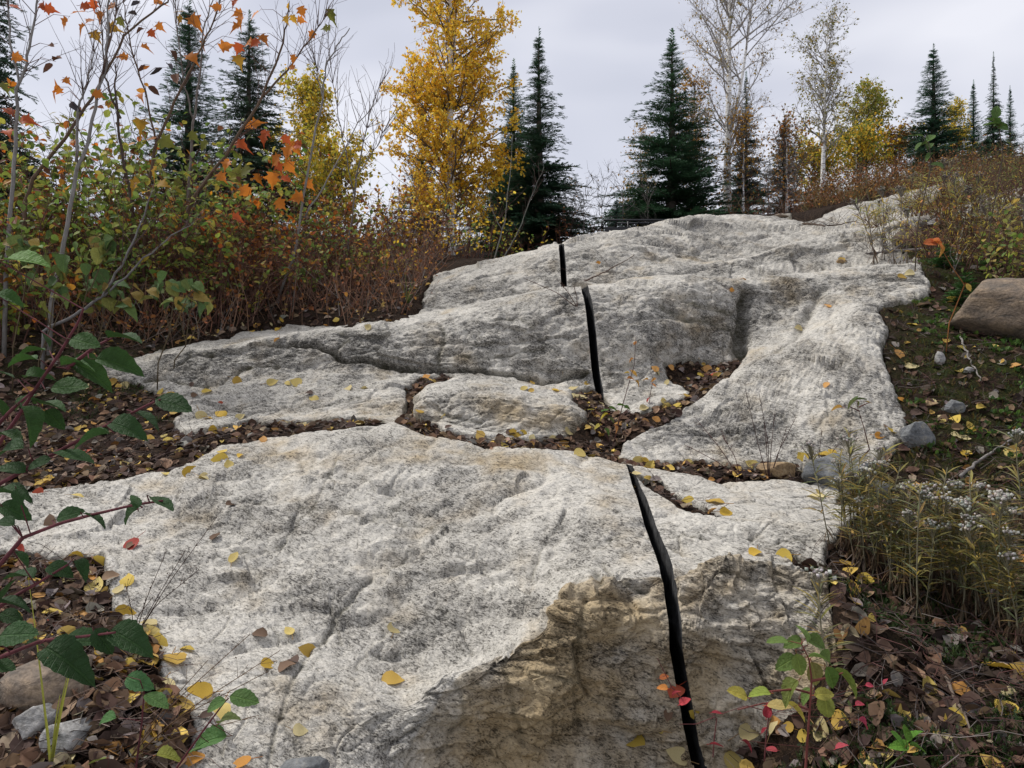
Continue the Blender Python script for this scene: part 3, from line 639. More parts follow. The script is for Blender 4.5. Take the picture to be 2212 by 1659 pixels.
def maplemesh(droop=.25, fold=.1):
    hl = [(0, 0), (.10, -.03), (.42, .06), (.26, .20), (.55, .42), (.30, .46), (.24, .62), (.11, .66), (0, 1)]
    pts = hl + [(-a, b) for a, b in hl[-2:0:-1]]; V = [(a, b, fold*abs(a) - droop*b*b - .3*droop*a*a) for a, b in pts]; V.append((0, .32, -.03)); n = len(pts)
    return np.array(V), np.array([(n, i, (i+1) % n) for i in range(n)])
DIA = (np.array([(0, 0, 0), (.34, .42, .07), (0, 1, -.03), (-.34, .42, .07)]), np.array([(0, 1, 2), (0, 2, 3)]))
OVAL = leafmesh([(.20, .12), (.34, .36), (.27, .68)], .2, .22)
BROAD = leafmesh([(.16, .05), (.34, .25), (.38, .48), (.26, .76), (.10, .92)], .22, .18, .02)
NARROW = leafmesh([(.05, .25), (.05, .6)], .3, .35)
MAPLE = maplemesh()
def dead_tpl(seed):
    r_ = np.random.default_rng(seed); V, T = leafmesh([(.22, .1), (.36, .35), (.28, .7)], .1, .0); V = V - [0, .5, 0]
    a = r_.uniform(2.0, 4.5); b_ = r_.uniform(-1.5, 1.5)
    V[:, 2] += .5*a*V[:, 0]**2*.8 + .25*b_*V[:, 1]**2 + .5*r_.uniform(-.3, .3)*V[:, 0]*V[:, 1]*3
    return V, T
DEAD = [dead_tpl(i) for i in range(6)]
def pal(cols, n, jit=.25, r_=None):
    r_ = r_ or rng; c = np.array([p[:3] for p in cols]); wgt = np.array([p[3] if len(p) > 3 else 1. for p in cols]); k = r_.choice(len(c), n, p=wgt/wgt.sum())
    return c[k] * (1 + r_.uniform(-jit, jit, (n, 1))) * (1 + r_.uniform(-.08, .08, (n, 3)))
YEL = [(.92, .60, .05, 4), (.95, .72, .10, 3), (.80, .44, .03, 2), (.70, .50, .07, 1)]
YGR = [(.74, .58, .07, 3), (.52, .48, .06, 2), (.78, .52, .05, 2), (.30, .32, .05, 1)]
GRN = [(.13, .22, .045, 3), (.22, .30, .07, 3), (.34, .38, .08, 2), (.46, .40, .07, 1)]
MIXD = [(.13, .20, .04, 3), (.23, .28, .055, 3), (.42, .36, .07, 1.6), (.42, .13, .03, .9), (.52, .24, .04, .8), (.18, .08, .04, .9)]
RUST = [(.26, .10, .04, 3), (.34, .15, .05, 2), (.15, .07, .035, 3), (.46, .22, .04, 1)]
ORG = [(.62, .20, .025, 3), (.55, .13, .02, 2), (.66, .33, .03, 2), (.45, .09, .02, 1)]

# ---------------------------------------------------------------- conifers
def twig_tpl(seed=1, n=6):
    r_ = np.random.default_rng(seed); V, T = [], []
    for k in range(n):
        y = k/n; ln = .22 * (1 - .35*y)
        for a in (0, np.pi, np.pi/2 + r_.uniform(-.5, .5)):
            x_, z_ = np.cos(a)*ln, np.sin(a)*ln*.75; i = len(V)
            V += [(0, y - .02, 0), (x_, y + .17, z_), (x_*.18, y + .15, z_*.18)]; T.append((i, i+1, i+2))
    i = len(V); V += [(0, .8, 0), (.05, 1.12, .02), (-.05, 1.1, 0)]; T.append((i, i+1, i+2))
    return np.array(V), np.array(T)
TWIG = twig_tpl()
def conifer(H, Rb, seed, sag=.25, up=.12, curl=.0, dens=1.0, col=(.022, .05, .024), spire=.85, h0=.03):
    r_ = np.random.default_rng(seed); tr = MB(); cr_ = MB()
    zz = np.linspace(0, H, 12); wob = np.cumsum(r_.normal(0, .006*H/12, (12, 2)), 0)
    tp = np.stack([wob[:, 0], wob[:, 1], zz], 1); tp[0, 2] = -.25; tr.tube(tp, np.linspace(.022*H, .004, 12), 7, col=(.09, .075, .06))
    P, D, S, Cc = [], [], [], []; A, B_, R0 = [], [], []
    h = h0*H
    while h < H*.985:
        f = h/H; rad = Rb*(1 - f)**spire*(1 if f > .06 else .8)
        for k in range(r_.integers(4, 6)):
            az = r_.uniform(0, 2*np.pi); Lb = max(.035, rad*r_.choice([r_.uniform(.45, .8), r_.uniform(.8, 1.15)])*(1 + .12*np.sin(az*2 + h*3))); hh = h + r_.uniform(-.02, .02)*H
            dh = np.array([np.cos(az), np.sin(az), 0]); nseg = 6; t_ = np.linspace(0, 1, nseg)
            upx = up + .55*f**3
            z_ = hh + Lb*(upx*t_ - sag*t_**2 + curl*t_**4)
            pc = np.array([np.interp(hh, zz, wob[:, 0]), np.interp(hh, zz, wob[:, 1]), 0])
            pts = pc + dh*(Lb*t_)[:, None]; pts[:, 2] = z_
            A += list(pts[:-1]); B_ += list(pts[1:]); R0 += [max(.003, .012*Lb)]*(nseg-1)
            nt_ = max(3, int(Lb/.085*dens)); ts = np.linspace(.12, 1, nt_); side = 1
            for tt in ts:
                p = np.array([np.interp(tt, t_, pts[:, j]) for j in range(3)]); bd = nrm(np.array([np.interp(min(1, tt+.1), t_, pts[:, j]) - np.interp(tt-.1, t_, pts[:, j]) for j in range(3)]))
                lat = np.cross(bd, [0, 0, 1.]); tl = np.clip(.46*Lb*(1.1 - tt), .035 + .09*(1 - f)**.5, .34)
                for sd_ in (1, -1):
                    d_ = bd*.75 + lat*sd_*r_.uniform(.5, 1.0) + np.array([0, 0, r_.uniform(-.18, .22)])
                    P.append(p); D.append(d_); S.append(tl*r_.uniform(.8, 1.2)); Cc.append(tt)
                if r_.random() < .5: P.append(p); D.append(bd + [0, 0, r_.uniform(.2, .6)]); S.append(tl*.8); Cc.append(tt)
            P.append(pts[-1]); D.append(bd); S.append(.04 + .07*(1 - f)**.5); Cc.append(1.15)
        h += np.clip(.0145*H*(1.1 - f*.5), .025, .09)/dens**.5
    P.append(np.array([wob[-1, 0], wob[-1, 1], H*.97])); D.append(np.array([0, 0, 1.])); S.append(.07*H); Cc.append(1)
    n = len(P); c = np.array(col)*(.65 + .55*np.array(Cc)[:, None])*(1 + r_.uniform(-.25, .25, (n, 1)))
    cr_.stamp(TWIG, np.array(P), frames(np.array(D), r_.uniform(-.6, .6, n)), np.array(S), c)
    br = MB(); br.segs(A, B_, np.array(R0), np.array(R0)*.6, 3, (.075, .06, .05))
    return tr.mesh('trunk', M['bark']), br.mesh('branches', M['bark']), cr_.mesh('crown', M['needle'], smooth=False)
def place_tree(name, meshes, loc, label, cat='tree', group=None, rz=0, sc=(1, 1, 1), tint=None, names_=('trunk', 'branches', 'crown')):
    r0 = empty(name, loc, rz); r0.scale = sc; tag(r0, label, cat, group)
    for nm, me in zip(names_, meshes):
        o = obj(nm, me, r0)
        if nm in ('crown', 'foliage', 'flower_head'): o['kind'] = 'stuff'
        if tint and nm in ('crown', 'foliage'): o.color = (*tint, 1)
    return r0
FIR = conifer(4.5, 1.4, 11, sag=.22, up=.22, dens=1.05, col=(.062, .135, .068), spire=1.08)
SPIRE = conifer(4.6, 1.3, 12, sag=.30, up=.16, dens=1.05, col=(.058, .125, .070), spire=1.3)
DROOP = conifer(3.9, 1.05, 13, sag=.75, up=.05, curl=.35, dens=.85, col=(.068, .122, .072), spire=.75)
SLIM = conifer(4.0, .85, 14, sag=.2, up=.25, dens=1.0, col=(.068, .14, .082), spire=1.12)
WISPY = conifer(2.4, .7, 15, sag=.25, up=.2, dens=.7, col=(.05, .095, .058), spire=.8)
def tree_at(u, vtop, d, proto, Hp, name, label, group, wide=1.0, rz=0, vbase=None, tint=None):
    g = ground_at(u, d); top = px(u, vtop, d)[2]
    base = g[2] if vbase is None else min(g[2], px(u, vbase, d)[2])
    k = (top - base)/Hp
    return place_tree(name, proto, (g[0], d, base - .03), label, group=group, rz=rz, sc=(k*wide, k*wide, k), tint=tint)
GC = 'conifers standing behind the outcrop'
tree_at(1450, 82, 17, FIR, 4.5, 'fir_tree', 'broad dark green fir left of the white birch', GC, 1.42, .5)
tree_at(1165, 78, 16, SPIRE, 4.6, 'spruce_tree', 'tall pointed spruce with thin spire right of the yellow birch', GC, 1.3, 1.2)
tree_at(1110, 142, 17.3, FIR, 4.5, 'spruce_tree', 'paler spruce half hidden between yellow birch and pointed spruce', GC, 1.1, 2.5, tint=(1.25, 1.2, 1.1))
tree_at(912, 232, 19.5, SLIM, 4.0, 'spruce_tree', 'small dark spruce peeking out behind the yellow birch', GC, 1.2, .3)
tree_at(535, 40, 13, DROOP, 3.9, 'spruce_tree', 'spruce with drooping upturned branches behind the maple saplings', GC, 1.25, .9)
tree_at(408, 10, 14.5, SLIM, 4.0, 'spruce_tree', 'narrow spruce behind the bare saplings at left', GC, 1.5, 2.0)
tree_at(-30, -260, 11.5, DROOP, 3.9, 'spruce_tree', 'dark spruce cut off by the left edge of the picture', GC, .8, 4.0)
tree_at(1612, 165, 20, SPIRE, 4.6, 'spruce_tree', 'dark spruce behind the white birch trunk', GC, .85, 2.2)
tree_at(1694, 262, 18, WISPY, 2.4, 'spruce_tree', 'small sparse spruce right of the white birch trunk', GC, 1.0, .4)
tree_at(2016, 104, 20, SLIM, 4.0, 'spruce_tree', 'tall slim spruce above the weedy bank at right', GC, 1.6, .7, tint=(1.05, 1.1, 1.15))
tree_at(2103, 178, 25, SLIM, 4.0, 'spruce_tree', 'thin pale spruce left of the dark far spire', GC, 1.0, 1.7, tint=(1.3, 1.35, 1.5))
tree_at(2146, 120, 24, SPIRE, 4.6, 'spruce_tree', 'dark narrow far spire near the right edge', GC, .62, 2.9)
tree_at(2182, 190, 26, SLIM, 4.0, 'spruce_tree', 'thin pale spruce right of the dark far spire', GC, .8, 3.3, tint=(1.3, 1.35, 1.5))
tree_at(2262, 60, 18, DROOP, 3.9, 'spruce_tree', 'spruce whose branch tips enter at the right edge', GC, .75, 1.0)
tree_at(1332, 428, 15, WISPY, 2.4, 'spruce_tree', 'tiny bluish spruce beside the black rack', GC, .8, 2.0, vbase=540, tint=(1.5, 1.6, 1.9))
tree_at(1985, 300, 19, FIR, 4.5, 'spruce_tree', 'low bushy spruce below the tall slim one at right', GC, 1.1, 2.0)

# ---------------------------------------------------------------- broadleaf trees
def broadleaf(H, r0, seed, spread, n_limb, h_lo, palette, leaves=5, lsize=.05, lean=(0, 0), elev=.75, barkcol=None, trunk_mat='birch', sub=.15, fork=None, twn=4, bcol=(.11, .085, .07), skip=None, low=None, tpl=None):
    r_ = np.random.default_rng(seed); tr = MB(); br = MB(); cr_ = MB(); tpl = tpl or DIA
    nz_ = 14; zz = np.linspace(0, H, nz_); wob = np.cumsum(r_.normal(0, .012*H/6, (nz_, 2)), 0)*.5 + np.outer(zz, lean); wob[0] = 0
    tp = np.stack([wob[:, 0], wob[:, 1], zz], 1); rad = r0*(1 - .93*(zz/H)**.8); b0 = tp.copy(); b0[0, 2] = -.3
    tr.tube(b0, rad, 9, col=barkcol or (.6, .6, .58)); stems = [(tp, rad)]
    if fork:
        hf, dx, dy, rf = fork; i = int(hf*nz_); t_ = np.linspace(0, 1, nz_ - i); q = tp[i:].copy(); q[:, 0] += dx*t_**.7; q[:, 1] += dy*t_**.7; tr.tube(q, rad[i:]*rf, 8, col=barkcol or (.6, .6, .58)); stems.append((q, rad[i:]*rf))
    A, B_, R0, R1 = [], [], [], []; LP, LDr = [], []; thick = []
    for q in range(n_limb):
        st, rd = stems[r_.integers(len(stems))]; f = h_lo + (1 - h_lo)*r_.random()**.9*.97
        if low and r_.random() < low[0]: f = r_.uniform(low[1], low[2]); st, rd = stems[0]
        z_ = f*H; z_ = max(z_, st[0, 2] + .05); p0 = np.array([np.interp(z_, st[:, 2], st[:, j]) for j in range(3)]); rr_ = np.interp(z_, st[:, 2], rd)
        az = r_.uniform(0, 2*np.pi); Lb = spread(f)*r_.uniform(.6, 1.15)
        if skip and skip(f, az, r_): continue
        e0 = elev*r_.uniform(.6, 1.2); n = 6; pts = [p0]; d_ = np.array([np.cos(az)*math.cos(e0), np.sin(az)*math.cos(e0), math.sin(e0)])
        for i in range(n):
            d_ = nrm(d_ + r_.normal(0, .13, 3) + [0, 0, .05]); pts.append(pts[-1] + d_*Lb/n)
        pts = np.array(pts); rl = min(rr_*.55, .012*Lb + .006)*np.linspace(1, .22, n+1); thick.append((pts, rl))
        for tt in np.arange(.18, 1.0, sub/max(Lb, .3)):
            p = np.array([np.interp(tt*n, np.arange(n+1), pts[:, j]) for j in range(3)]); i = min(int(tt*n), n-1); bd = nrm(pts[i+1] - pts[i])
            ls = (.42*Lb*(1 - tt) + .22)*r_.uniform(.6, 1.2); sd_ = nrm(bd*.7 + nrm(r_.normal(0, 1, 3))*.75 + [0, 0, .22]); pp = p; k = 4
            for j in range(k):
                sd_ = nrm(sd_ + r_.normal(0, .18, 3)); p2 = pp + sd_*ls/k; A.append(pp); B_.append(p2); R0.append(.005*(1 - j/k) + .0022); R1.append(.005*(1-(j+1)/k) + .0018)
                for _ in range(max(1, twn//2) if j else 1):
                    td = nrm(sd_ + nrm(r_.normal(0, 1, 3))*.9); tl = r_.uniform(.08, .24); e_ = p2 + td*tl; A.append(p2); B_.append(e_); R0.append(.0022); R1.append(.0013)
                    nl = r_.poisson(leaves)
                    for _2 in range(nl): LP.append(p2 + (e_ - p2)*r_.uniform(.1, 1.05)); LDr.append(td*.5 + nrm(r_.normal(0, 1, 3)) + [0, 0, -.7])
                pp = p2
    for pts, rl in thick: br.tube(pts, rl, 5, col=bcol, cap=False)
    br.segs(A, B_, np.array(R0), np.array(R1), 3, bcol)
    n = len(LP)
    if n:
        LP, LDr = np.array(LP), np.array(LDr); LP = LP + r_.normal(0, .02, LP.shape)
        cr_.stamp(tpl, LP, frames(LDr, r_.uniform(-3, 3, n)), lsize*r_.uniform(.7, 1.25, n), pal(palette, n, .28, r_))
    else: cr_.stamp(tpl, [[0, 0, H]], frames(np.array([[0, 0, 1.]]), np.zeros(1)), .05, pal(palette, 1, .1, r_))
    return tr.mesh('trunk', M[trunk_mat]), br.mesh('branches', M['bark']), cr_.mesh('crown', M['leaf'], smooth=False)
# the big yellow birch
g = ground_at(975, 15.2); base_z = min(g[2], px(975, 560, 15.2)[2])
def spr_y(f): return float(np.interp(f, [0, .1, .22, .34, .42, .55, .75, .9, 1], [.8, 1.2, 1.4, 1.3, .95, 1.5, 1.6, 1.2, .4]))
yb = broadleaf(7.6, .115, 21, spr_y, 150, .08, YEL, leaves=5.4, low=(.42, .08, .36), lsize=.066, lean=(-.004, 0), elev=.62, sub=.17, fork=(.36, .18, .05, .7), twn=4, bcol=(.16, .12, .09),
               skip=lambda f, az, r_: False)
place_tree('birch_tree', yb, (px(975, 545, 15.2)[0], 15.2, base_z), 'big golden-yellow birch with white trunk left of the dark spruces', group='birches on the skyline')
# the nearly bare white birch
g = ground_at(1570, 17.5); bz = min(g[2], px(1570, 470, 17.5)[2])
def spr_w(f): return float(np.interp(f, [0, .25, .4, .7, 1], [.5, 1.0, 1.7, 1.9, .5]))
wb = broadleaf(7.2, .115, 33, spr_w, 62, .17, [(.46, .30, .05, 2), (.30, .20, .05, 2), (.24, .22, .06, 1)], leaves=.36, lsize=.055, lean=(.012, 0), elev=.85, sub=.11, fork=(.3, .75, .1, .62), twn=6, bcol=(.44, .41, .38))
place_tree('birch_tree', wb, (px(1570, 465, 17.5)[0], 17.5, bz), 'tall white birch with almost bare spreading branches', group='birches on the skyline')
g = ground_at(1775, 18.5); bz = min(g[2], px(1775, 460, 18.5)[2])
wb2 = broadleaf(4.9, .07, 37, lambda f: float(np.interp(f, [0, .3, .6, 1], [.6, 1.0, 1.15, .35])), 40, .22, [(.30, .26, .05, 2), (.20, .20, .05, 2), (.46, .32, .05, 1)], leaves=.8, lsize=.06, lean=(.035, 0), elev=1.0, sub=.12, twn=6, bcol=(.38, .35, .32))
place_tree('birch_tree', wb2, (px(1775, 455, 18.5)[0], 18.5, bz), 'slender leaning birch with sparse olive leaves at its top', group='birches on the skyline')
small = [
 (660, 195, 15, 900, YGR, 1.6, 'yellow-green young birch between drooping spruce and golden birch', 1.0, 3.0),
 (720, 330, 13.5, 901, YGR, 1.2, 'low yellow young birch left of the golden birch', .8, 2.4),
 (1870, 195, 21, 902, [(.30, .33, .06, 3), (.46, .40, .07, 2), (.60, .42, .06, 1)], 1.2, 'yellow-green young birch right of the leaning birch', .9, 2.4),
 (1760, 340, 19.5, 903, YEL + YGR + GRN[:2], 1.0, 'low golden young birch beneath the leaning birch', .9, 2.2),
 (1850, 330, 20, 904, YEL + YGR + GRN[:2], 1.0, 'golden bushy young birch above the pale rock strip', .9, 2.2),
 (1935, 310, 21, 905, YEL + ORG[:1] + RUST[:2], .9, 'small orange-gold birch beside the low bushy spruce', .7, 1.6),
 (1500, 150, 21, 906, [(.50, .28, .05, 3), (.40, .22, .05, 1)], .8, 'thin tan-leaved birch right behind the broad fir', .7, .9),
 (1385, 285, 20, 907, [(.55, .36, .12, 3), (.45, .28, .08, 1)], .7, 'thin pale-leaved birch left behind the broad fir', .6, .6),
 (2062, 235, 23, 908, YGR, .8, 'small yellow birch behind the tall slim spruce', .5, 2.0),
 (1700, 270, 17.2, 909, [(.55, .26, .05, 3), (.50, .17, .05, 1), (.35, .25, .08, 2)], .8, 'orange-leaved sapling in front of the small sparse spruce', .6, .5),
 (1605, 260, 16.8, 910, [(.50, .28, .05, 3), (.40, .22, .05, 1)], .8, 'orange-brown leaved sapling around the white birch trunk', .6, .45)]
for u_, vt, d, seed, pl_, wd, lab, sprd, lv in small:
    g = ground_at(u_, d); top = px(u_, vt, d)[2]; Hh = max(1.2, top - g[2])
    ms = broadleaf(Hh, .028 + .006*Hh, seed, lambda f: 1.3*sprd*float(np.interp(f, [0, .3, .7, 1], [.6, 1, .8, .25])), int(34 + 8*Hh), .08, pl_, leaves=lv*1.5, lsize=.07, elev=.95, sub=.2, twn=4, bcol=(.13, .10, .085))
    place_tree('young_birch', ms, (g[0], d, g[2] - .02), lab, group='young birches on the skyline')
# bare brush in the gap behind the crest
for i, (u_, vt, d) in enumerate([(1262, 400, 15), (1300, 372, 15.5), (1345, 395, 15), (1400, 410, 16), (1235, 430, 15.5), (1660, 390, 16), (1715, 400, 16)]):
    g = ground_at(u_, d); Hh = max(1.0, px(u_, vt, d)[2] - g[2])
    ms = broadleaf(Hh, .016, 940 + i, lambda f: .45, 16, .15, [(.40, .26, .06, 1), (.25, .18, .06, 1)], leaves=.12, lsize=.05, elev=1.05, trunk_mat='bark', barkcol=(.16, .14, .13), sub=.2, twn=3, bcol=(.17, .15, .14))
    lab = ['bare grey sapling just left of the black rack', 'tallest bare sapling above the black rack', 'bare sapling behind the tiny bluish spruce', 'bare sapling at the left foot of the broad fir', 'bare sapling right of the pointed spruce', 'bare shrub right of the white birch trunk', 'bare shrub near the small sparse spruce'][i]
    place_tree('bare_sapling', ms, (g[0], d, g[2] - .02), lab, 'sapling', 'bare saplings behind the crest')

# ---------------------------------------------------------------- saplings and maples on the left bank
r1 = lambda x, y: (x*.3358, y*.3358)
STEMS = {}   # name -> list of polylines (3D) for attaching leaves
def sapling(label, d0, polys, col, twigs=12, r_base=.018, seed=1, name='maple_sapling', group='saplings on the left bank', dtop=None, tw_len=(.25, .7)):
    r_ = np.random.default_rng(seed); base = pick(*polys[0][0])
    dd = d0; root = empty(name); b_ = MB(); lines = []
    for k, poly in enumerate(polys):
        n = len(poly); pts = np.array([px(u_, v_, dd + (dtop or 0)*i/max(1, n-1)) for i, (u_, v_) in enumerate(poly)])
        t_ = np.linspace(0, n-1, n*4); fine = np.stack([np.interp(t_, np.arange(n), pts[:, j]) for j in range(3)], 1); fine[1:-1] += r_.normal(0, .006, fine[1:-1].shape)
        if k == 0:
            g_ = drop(fine[0, 0], fine[0, 1]); fine = np.concatenate([[[fine[0, 0] - .02, fine[0, 1], min(g_[0][2], fine[0, 2]) - .05]], fine]) if g_ else fine
            rad = r_base*np.linspace(1, .28, len(fine))
        else: rad = r_base*.6*np.linspace(1, .3, len(fine))
        b_.tube(fine, rad, 6, col=col); lines.append(fine)
    A, B_, R0 = [], [], []
    for k in range(int(twigs*2.2)):
        ln = lines[r_.integers(len(lines))]; i = r_.integers(len(ln)//3, len(ln)-1); p = ln[i]; d_ = nrm(nrm(ln[i+1] - ln[i])*.7 + [r_.normal(0, .55), r_.normal(0, .35), .45]); L_ = r_.uniform(*tw_len)
        for j in range(5):
            d_ = nrm(d_ + r_.normal(0, .09, 3) + [0, 0, .05]); q = p + d_*L_/5; A.append(p); B_.append(q); R0.append(.0042*(1 - j*.16))
            if j > 0 and r_.random() < .4:
                e_ = nrm(d_ + r_.normal(0, .6, 3)); A.append(q); B_.append(q + e_*r_.uniform(.05, .18)); R0.append(.0018)
            p = q
    if A: b_.segs(A, B_, np.array(R0), np.array(R0)*.8, 4, (.11, .07, .06))
    root.location = tuple(lines[0][0]); 
    STEMS[label] = [root, lines, [], dd]; tag(root, label, 'sapling', group)
    STEMS[label].append(b_); return root
P1 = lambda L_: [r1(*q) for q in L_]
GREY, BRN = (.24, .225, .21), (.13, .085, .055)
sapling('pale grey sapling stem at the left edge', 6.6, [P1([(40, 1700), (90, 1100), (120, 560), (190, 320), (240, 0), (255, -120)]), P1([(125, 530), (70, 300), (45, 0), (40, -100)])], GREY, 10, .019, 1)
sapling('grey sapling rising from the low broad leaves', 6.7, [P1([(330, 1950), (400, 1640), (490, 1120), (570, 900), (640, 570), (690, 400), (700, 0), (705, -120)]), P1([(490, 1040), (510, 650), (560, 520), (620, 300)])], GREY, 14, .021, 2)
sapling('brown sapling leaning far right across the left corner', 7.4, [P1([(150, 1500), (180, 1190), (480, 800), (640, 560), (800, 230), (1070, 10), (1120, -60)]), P1([(640, 560), (690, 330), (740, 120), (760, -80)])], BRN, 16, .02, 3)
sapling('brown sapling with a broken stub top', 8.0, [P1([(860, 1600), (850, 1330), (770, 900), (740, 580), (745, 410)]), P1([(775, 760), (720, 640), (680, 480), (660, 250), (640, 0)])], (.10, .075, .06), 12, .022, 4)
sapling('forked reddish sapling in front of the narrow spruce', 8.0, [P1([(930, 1500), (980, 1000), (1100, 700), (1180, 550), (1300, 300), (1400, 60), (1440, -60)]), P1([(1000, 900), (940, 600), (830, 270), (800, 60), (790, -60)])], BRN, 16, .018, 5)
sapling('grey maple sapling forking before the narrow spruce', 8.4, [P1([(1190, 1500), (1240, 800), (1280, 560), (1310, 180), (1380, -40)]), P1([(1240, 760), (1190, 560), (1140, 200), (1120, -40)])], (.20, .17, .15), 14, .017, 6)
sapling('long brown maple stem leaning over the drooping spruce', 8.2, [P1([(1150, 1500), (1240, 1280), (1450, 1000), (1680, 640), (1800, 350), (1840, 170), (1860, 30)]), P1([(1690, 620), (1850, 450), (2030, 200), (2110, 90)])], BRN, 14, .021, 7)
sapling('thin grey sapling at the edge of the brown thicket', 8.7, [P1([(1790, 1930), (1890, 1640), (2000, 1000), (2080, 600), (2100, 400), (2196, 250), (2250, 180)]), P1([(1960, 1400), (2150, 1080), (2300, 800), (2450, 620)]), P1([(2075, 620), (2040, 480), (2020, 330)])], GREY, 16, .017, 8)
sapling('bare arching sapling left of the golden birch', 9.6, [[(735, 640), (760, 480), (770, 380), (800, 240), (835, 150)], [(765, 420), (740, 300), (720, 180), (705, 60)], [(770, 380), (810, 320), (850, 250)]], (.17, .15, .14), 26, .014, 9, tw_len=(.2, .8))
sapling('thin dark bare sapling before the golden birch crown', 10.5, [[(910, 620), (925, 545), (960, 440), (985, 330)], [(930, 530), (900, 420), (880, 340)]], (.13, .09, .07), 12, .011, 10)
sapling('pale crooked sapling at the foot of the pointed spruce', 11.8, [[(1068, 560), (1090, 480), (1100, 400), (1108, 290)], [(1085, 500), (1060, 450), (1050, 400)]], (.22, .22, .19), 6, .013, 11, tw_len=(.2, .4))
sapling('pale leaning sapling right at the foot of the pointed spruce', 12.2, [[(1090, 553), (1120, 500), (1150, 420), (1175, 360)]], (.20, .20, .17), 6, .012, 12, tw_len=(.15, .35))
# curved dead grey branch low on the left
sapling('curved grey stem sweeping up from the low broad leaves', 6.3, [[(95, 715), (170, 675), (220, 640), (270, 560), (300, 490), (330, 410)], [(225, 640), (300, 570), (370, 510), (420, 480)]], (.20, .19, .185), 6, .015, 13)
MAPLES = [(490,70,70,0),(405,150,60,0),(515,180,50,0),(570,130,55,0),(620,235,60,5),(640,100,55,0),(700,40,60,0),(600,40,55,1),(1020,10,55,0),(1140,70,50,5),(1150,130,45,5),(1260,140,80,0),(1380,40,60,0),(1240,370,75,0),(1460,290,70,0),(1530,320,60,1),(1540,395,70,5),
 (1590,270,60,0),(1630,280,60,1),(1700,250,60,0),(1540,130,60,0),(1630,95,60,0),(1520,85,55,0),(1510,170,55,0),(1850,40,40,5),(1840,130,45,5),(1890,130,45,5),(1945,80,55,0),(1945,130,45,0),(2130,110,70,3),(2090,180,50,3),(2000,230,50,0),(1890,385,45,0),(1870,430,40,0),
 (780,360,55,0),(940,300,50,0),(980,220,50,1),(1030,175,50,0),(900,200,45,2),(340,300,55,2),(370,380,60,2),(310,445,65,2),(490,690,75,4),(1010,470,70,4),(1090,430,55,4),(1140,520,90,2),(1115,355,65,2),(915,450,55,2),(850,90,60,4),(880,30,60,4),(900,610,55,0),(995,590,70,2),
 (340,610,60,0),(370,570,50,0),(640,610,60,0),(120,370,60,0),(905,800,75,5),(960,890,60,0),(1690,900,65,1),(1650,790,60,0),(1600,810,45,0),(1840,985,80,0),(1900,960,75,0),(1850,905,60,1),(1900,930,60,1),(1870,1080,70,0),(1760,1040,75,0),(1750,1165,80,0),(1590,1245,75,0),(1500,1170,65,0),
 (1430,1140,60,0),(1520,1110,85,3),(1590,1090,75,3),(1450,1060,60,0),(1900,1270,70,0),(1810,1320,70,0),(1990,1190,60,0),(1540,1400,60,1),(1130,1180,60,3),(980,1110,70,5),(850,1195,80,5),(930,1230,55,5),(1050,1180,70,5),(1080,920,80,3),(1130,1400,60,5),(1850,1150,60,1),(1560,930,70,1),
 (1250,880,60,3),(1300,940,65,3),(180,770,70,1),(70,720,70,1),(50,850,60,1),(30,560,60,3),(150,760,55,1),(430,520,45,0),(1300,290,50,0),(560,40,60,1),(330,60,60,1),(270,40,55,1),(100,40,60,1),(1800,1080,60,1),(1660,1160,60,0),(1720,860,55,1),(1500,20,50,1),(730,180,60,5),(780,150,55,3)]
MCOL = [(.62, .21, .03), (.50, .10, .025), (.13, .06, .035), (.22, .23, .045), (.085, .075, .08), (.60, .34, .04)]
maple_me = []
for i in range(3):
    V, T = maplemesh(.25 + .3*i, .15 + .25*i); b_ = MB(); b_.add(V, tris=T); b_.segs([[0, -.35, .06]], [[0, 0.02, 0]], .012, .01, 3, (.6, .4, .4)); maple_me.append(b_.mesh('maple_leaf', M['leaf']))
for i in range(2):
    V, T = DEAD[i]; V = V*[.62, 1, 1.3] + [0, .5, 0]; b_ = MB(); b_.add(V, tris=T); maple_me.append(b_.mesh('curled_leaf', M['dead']))
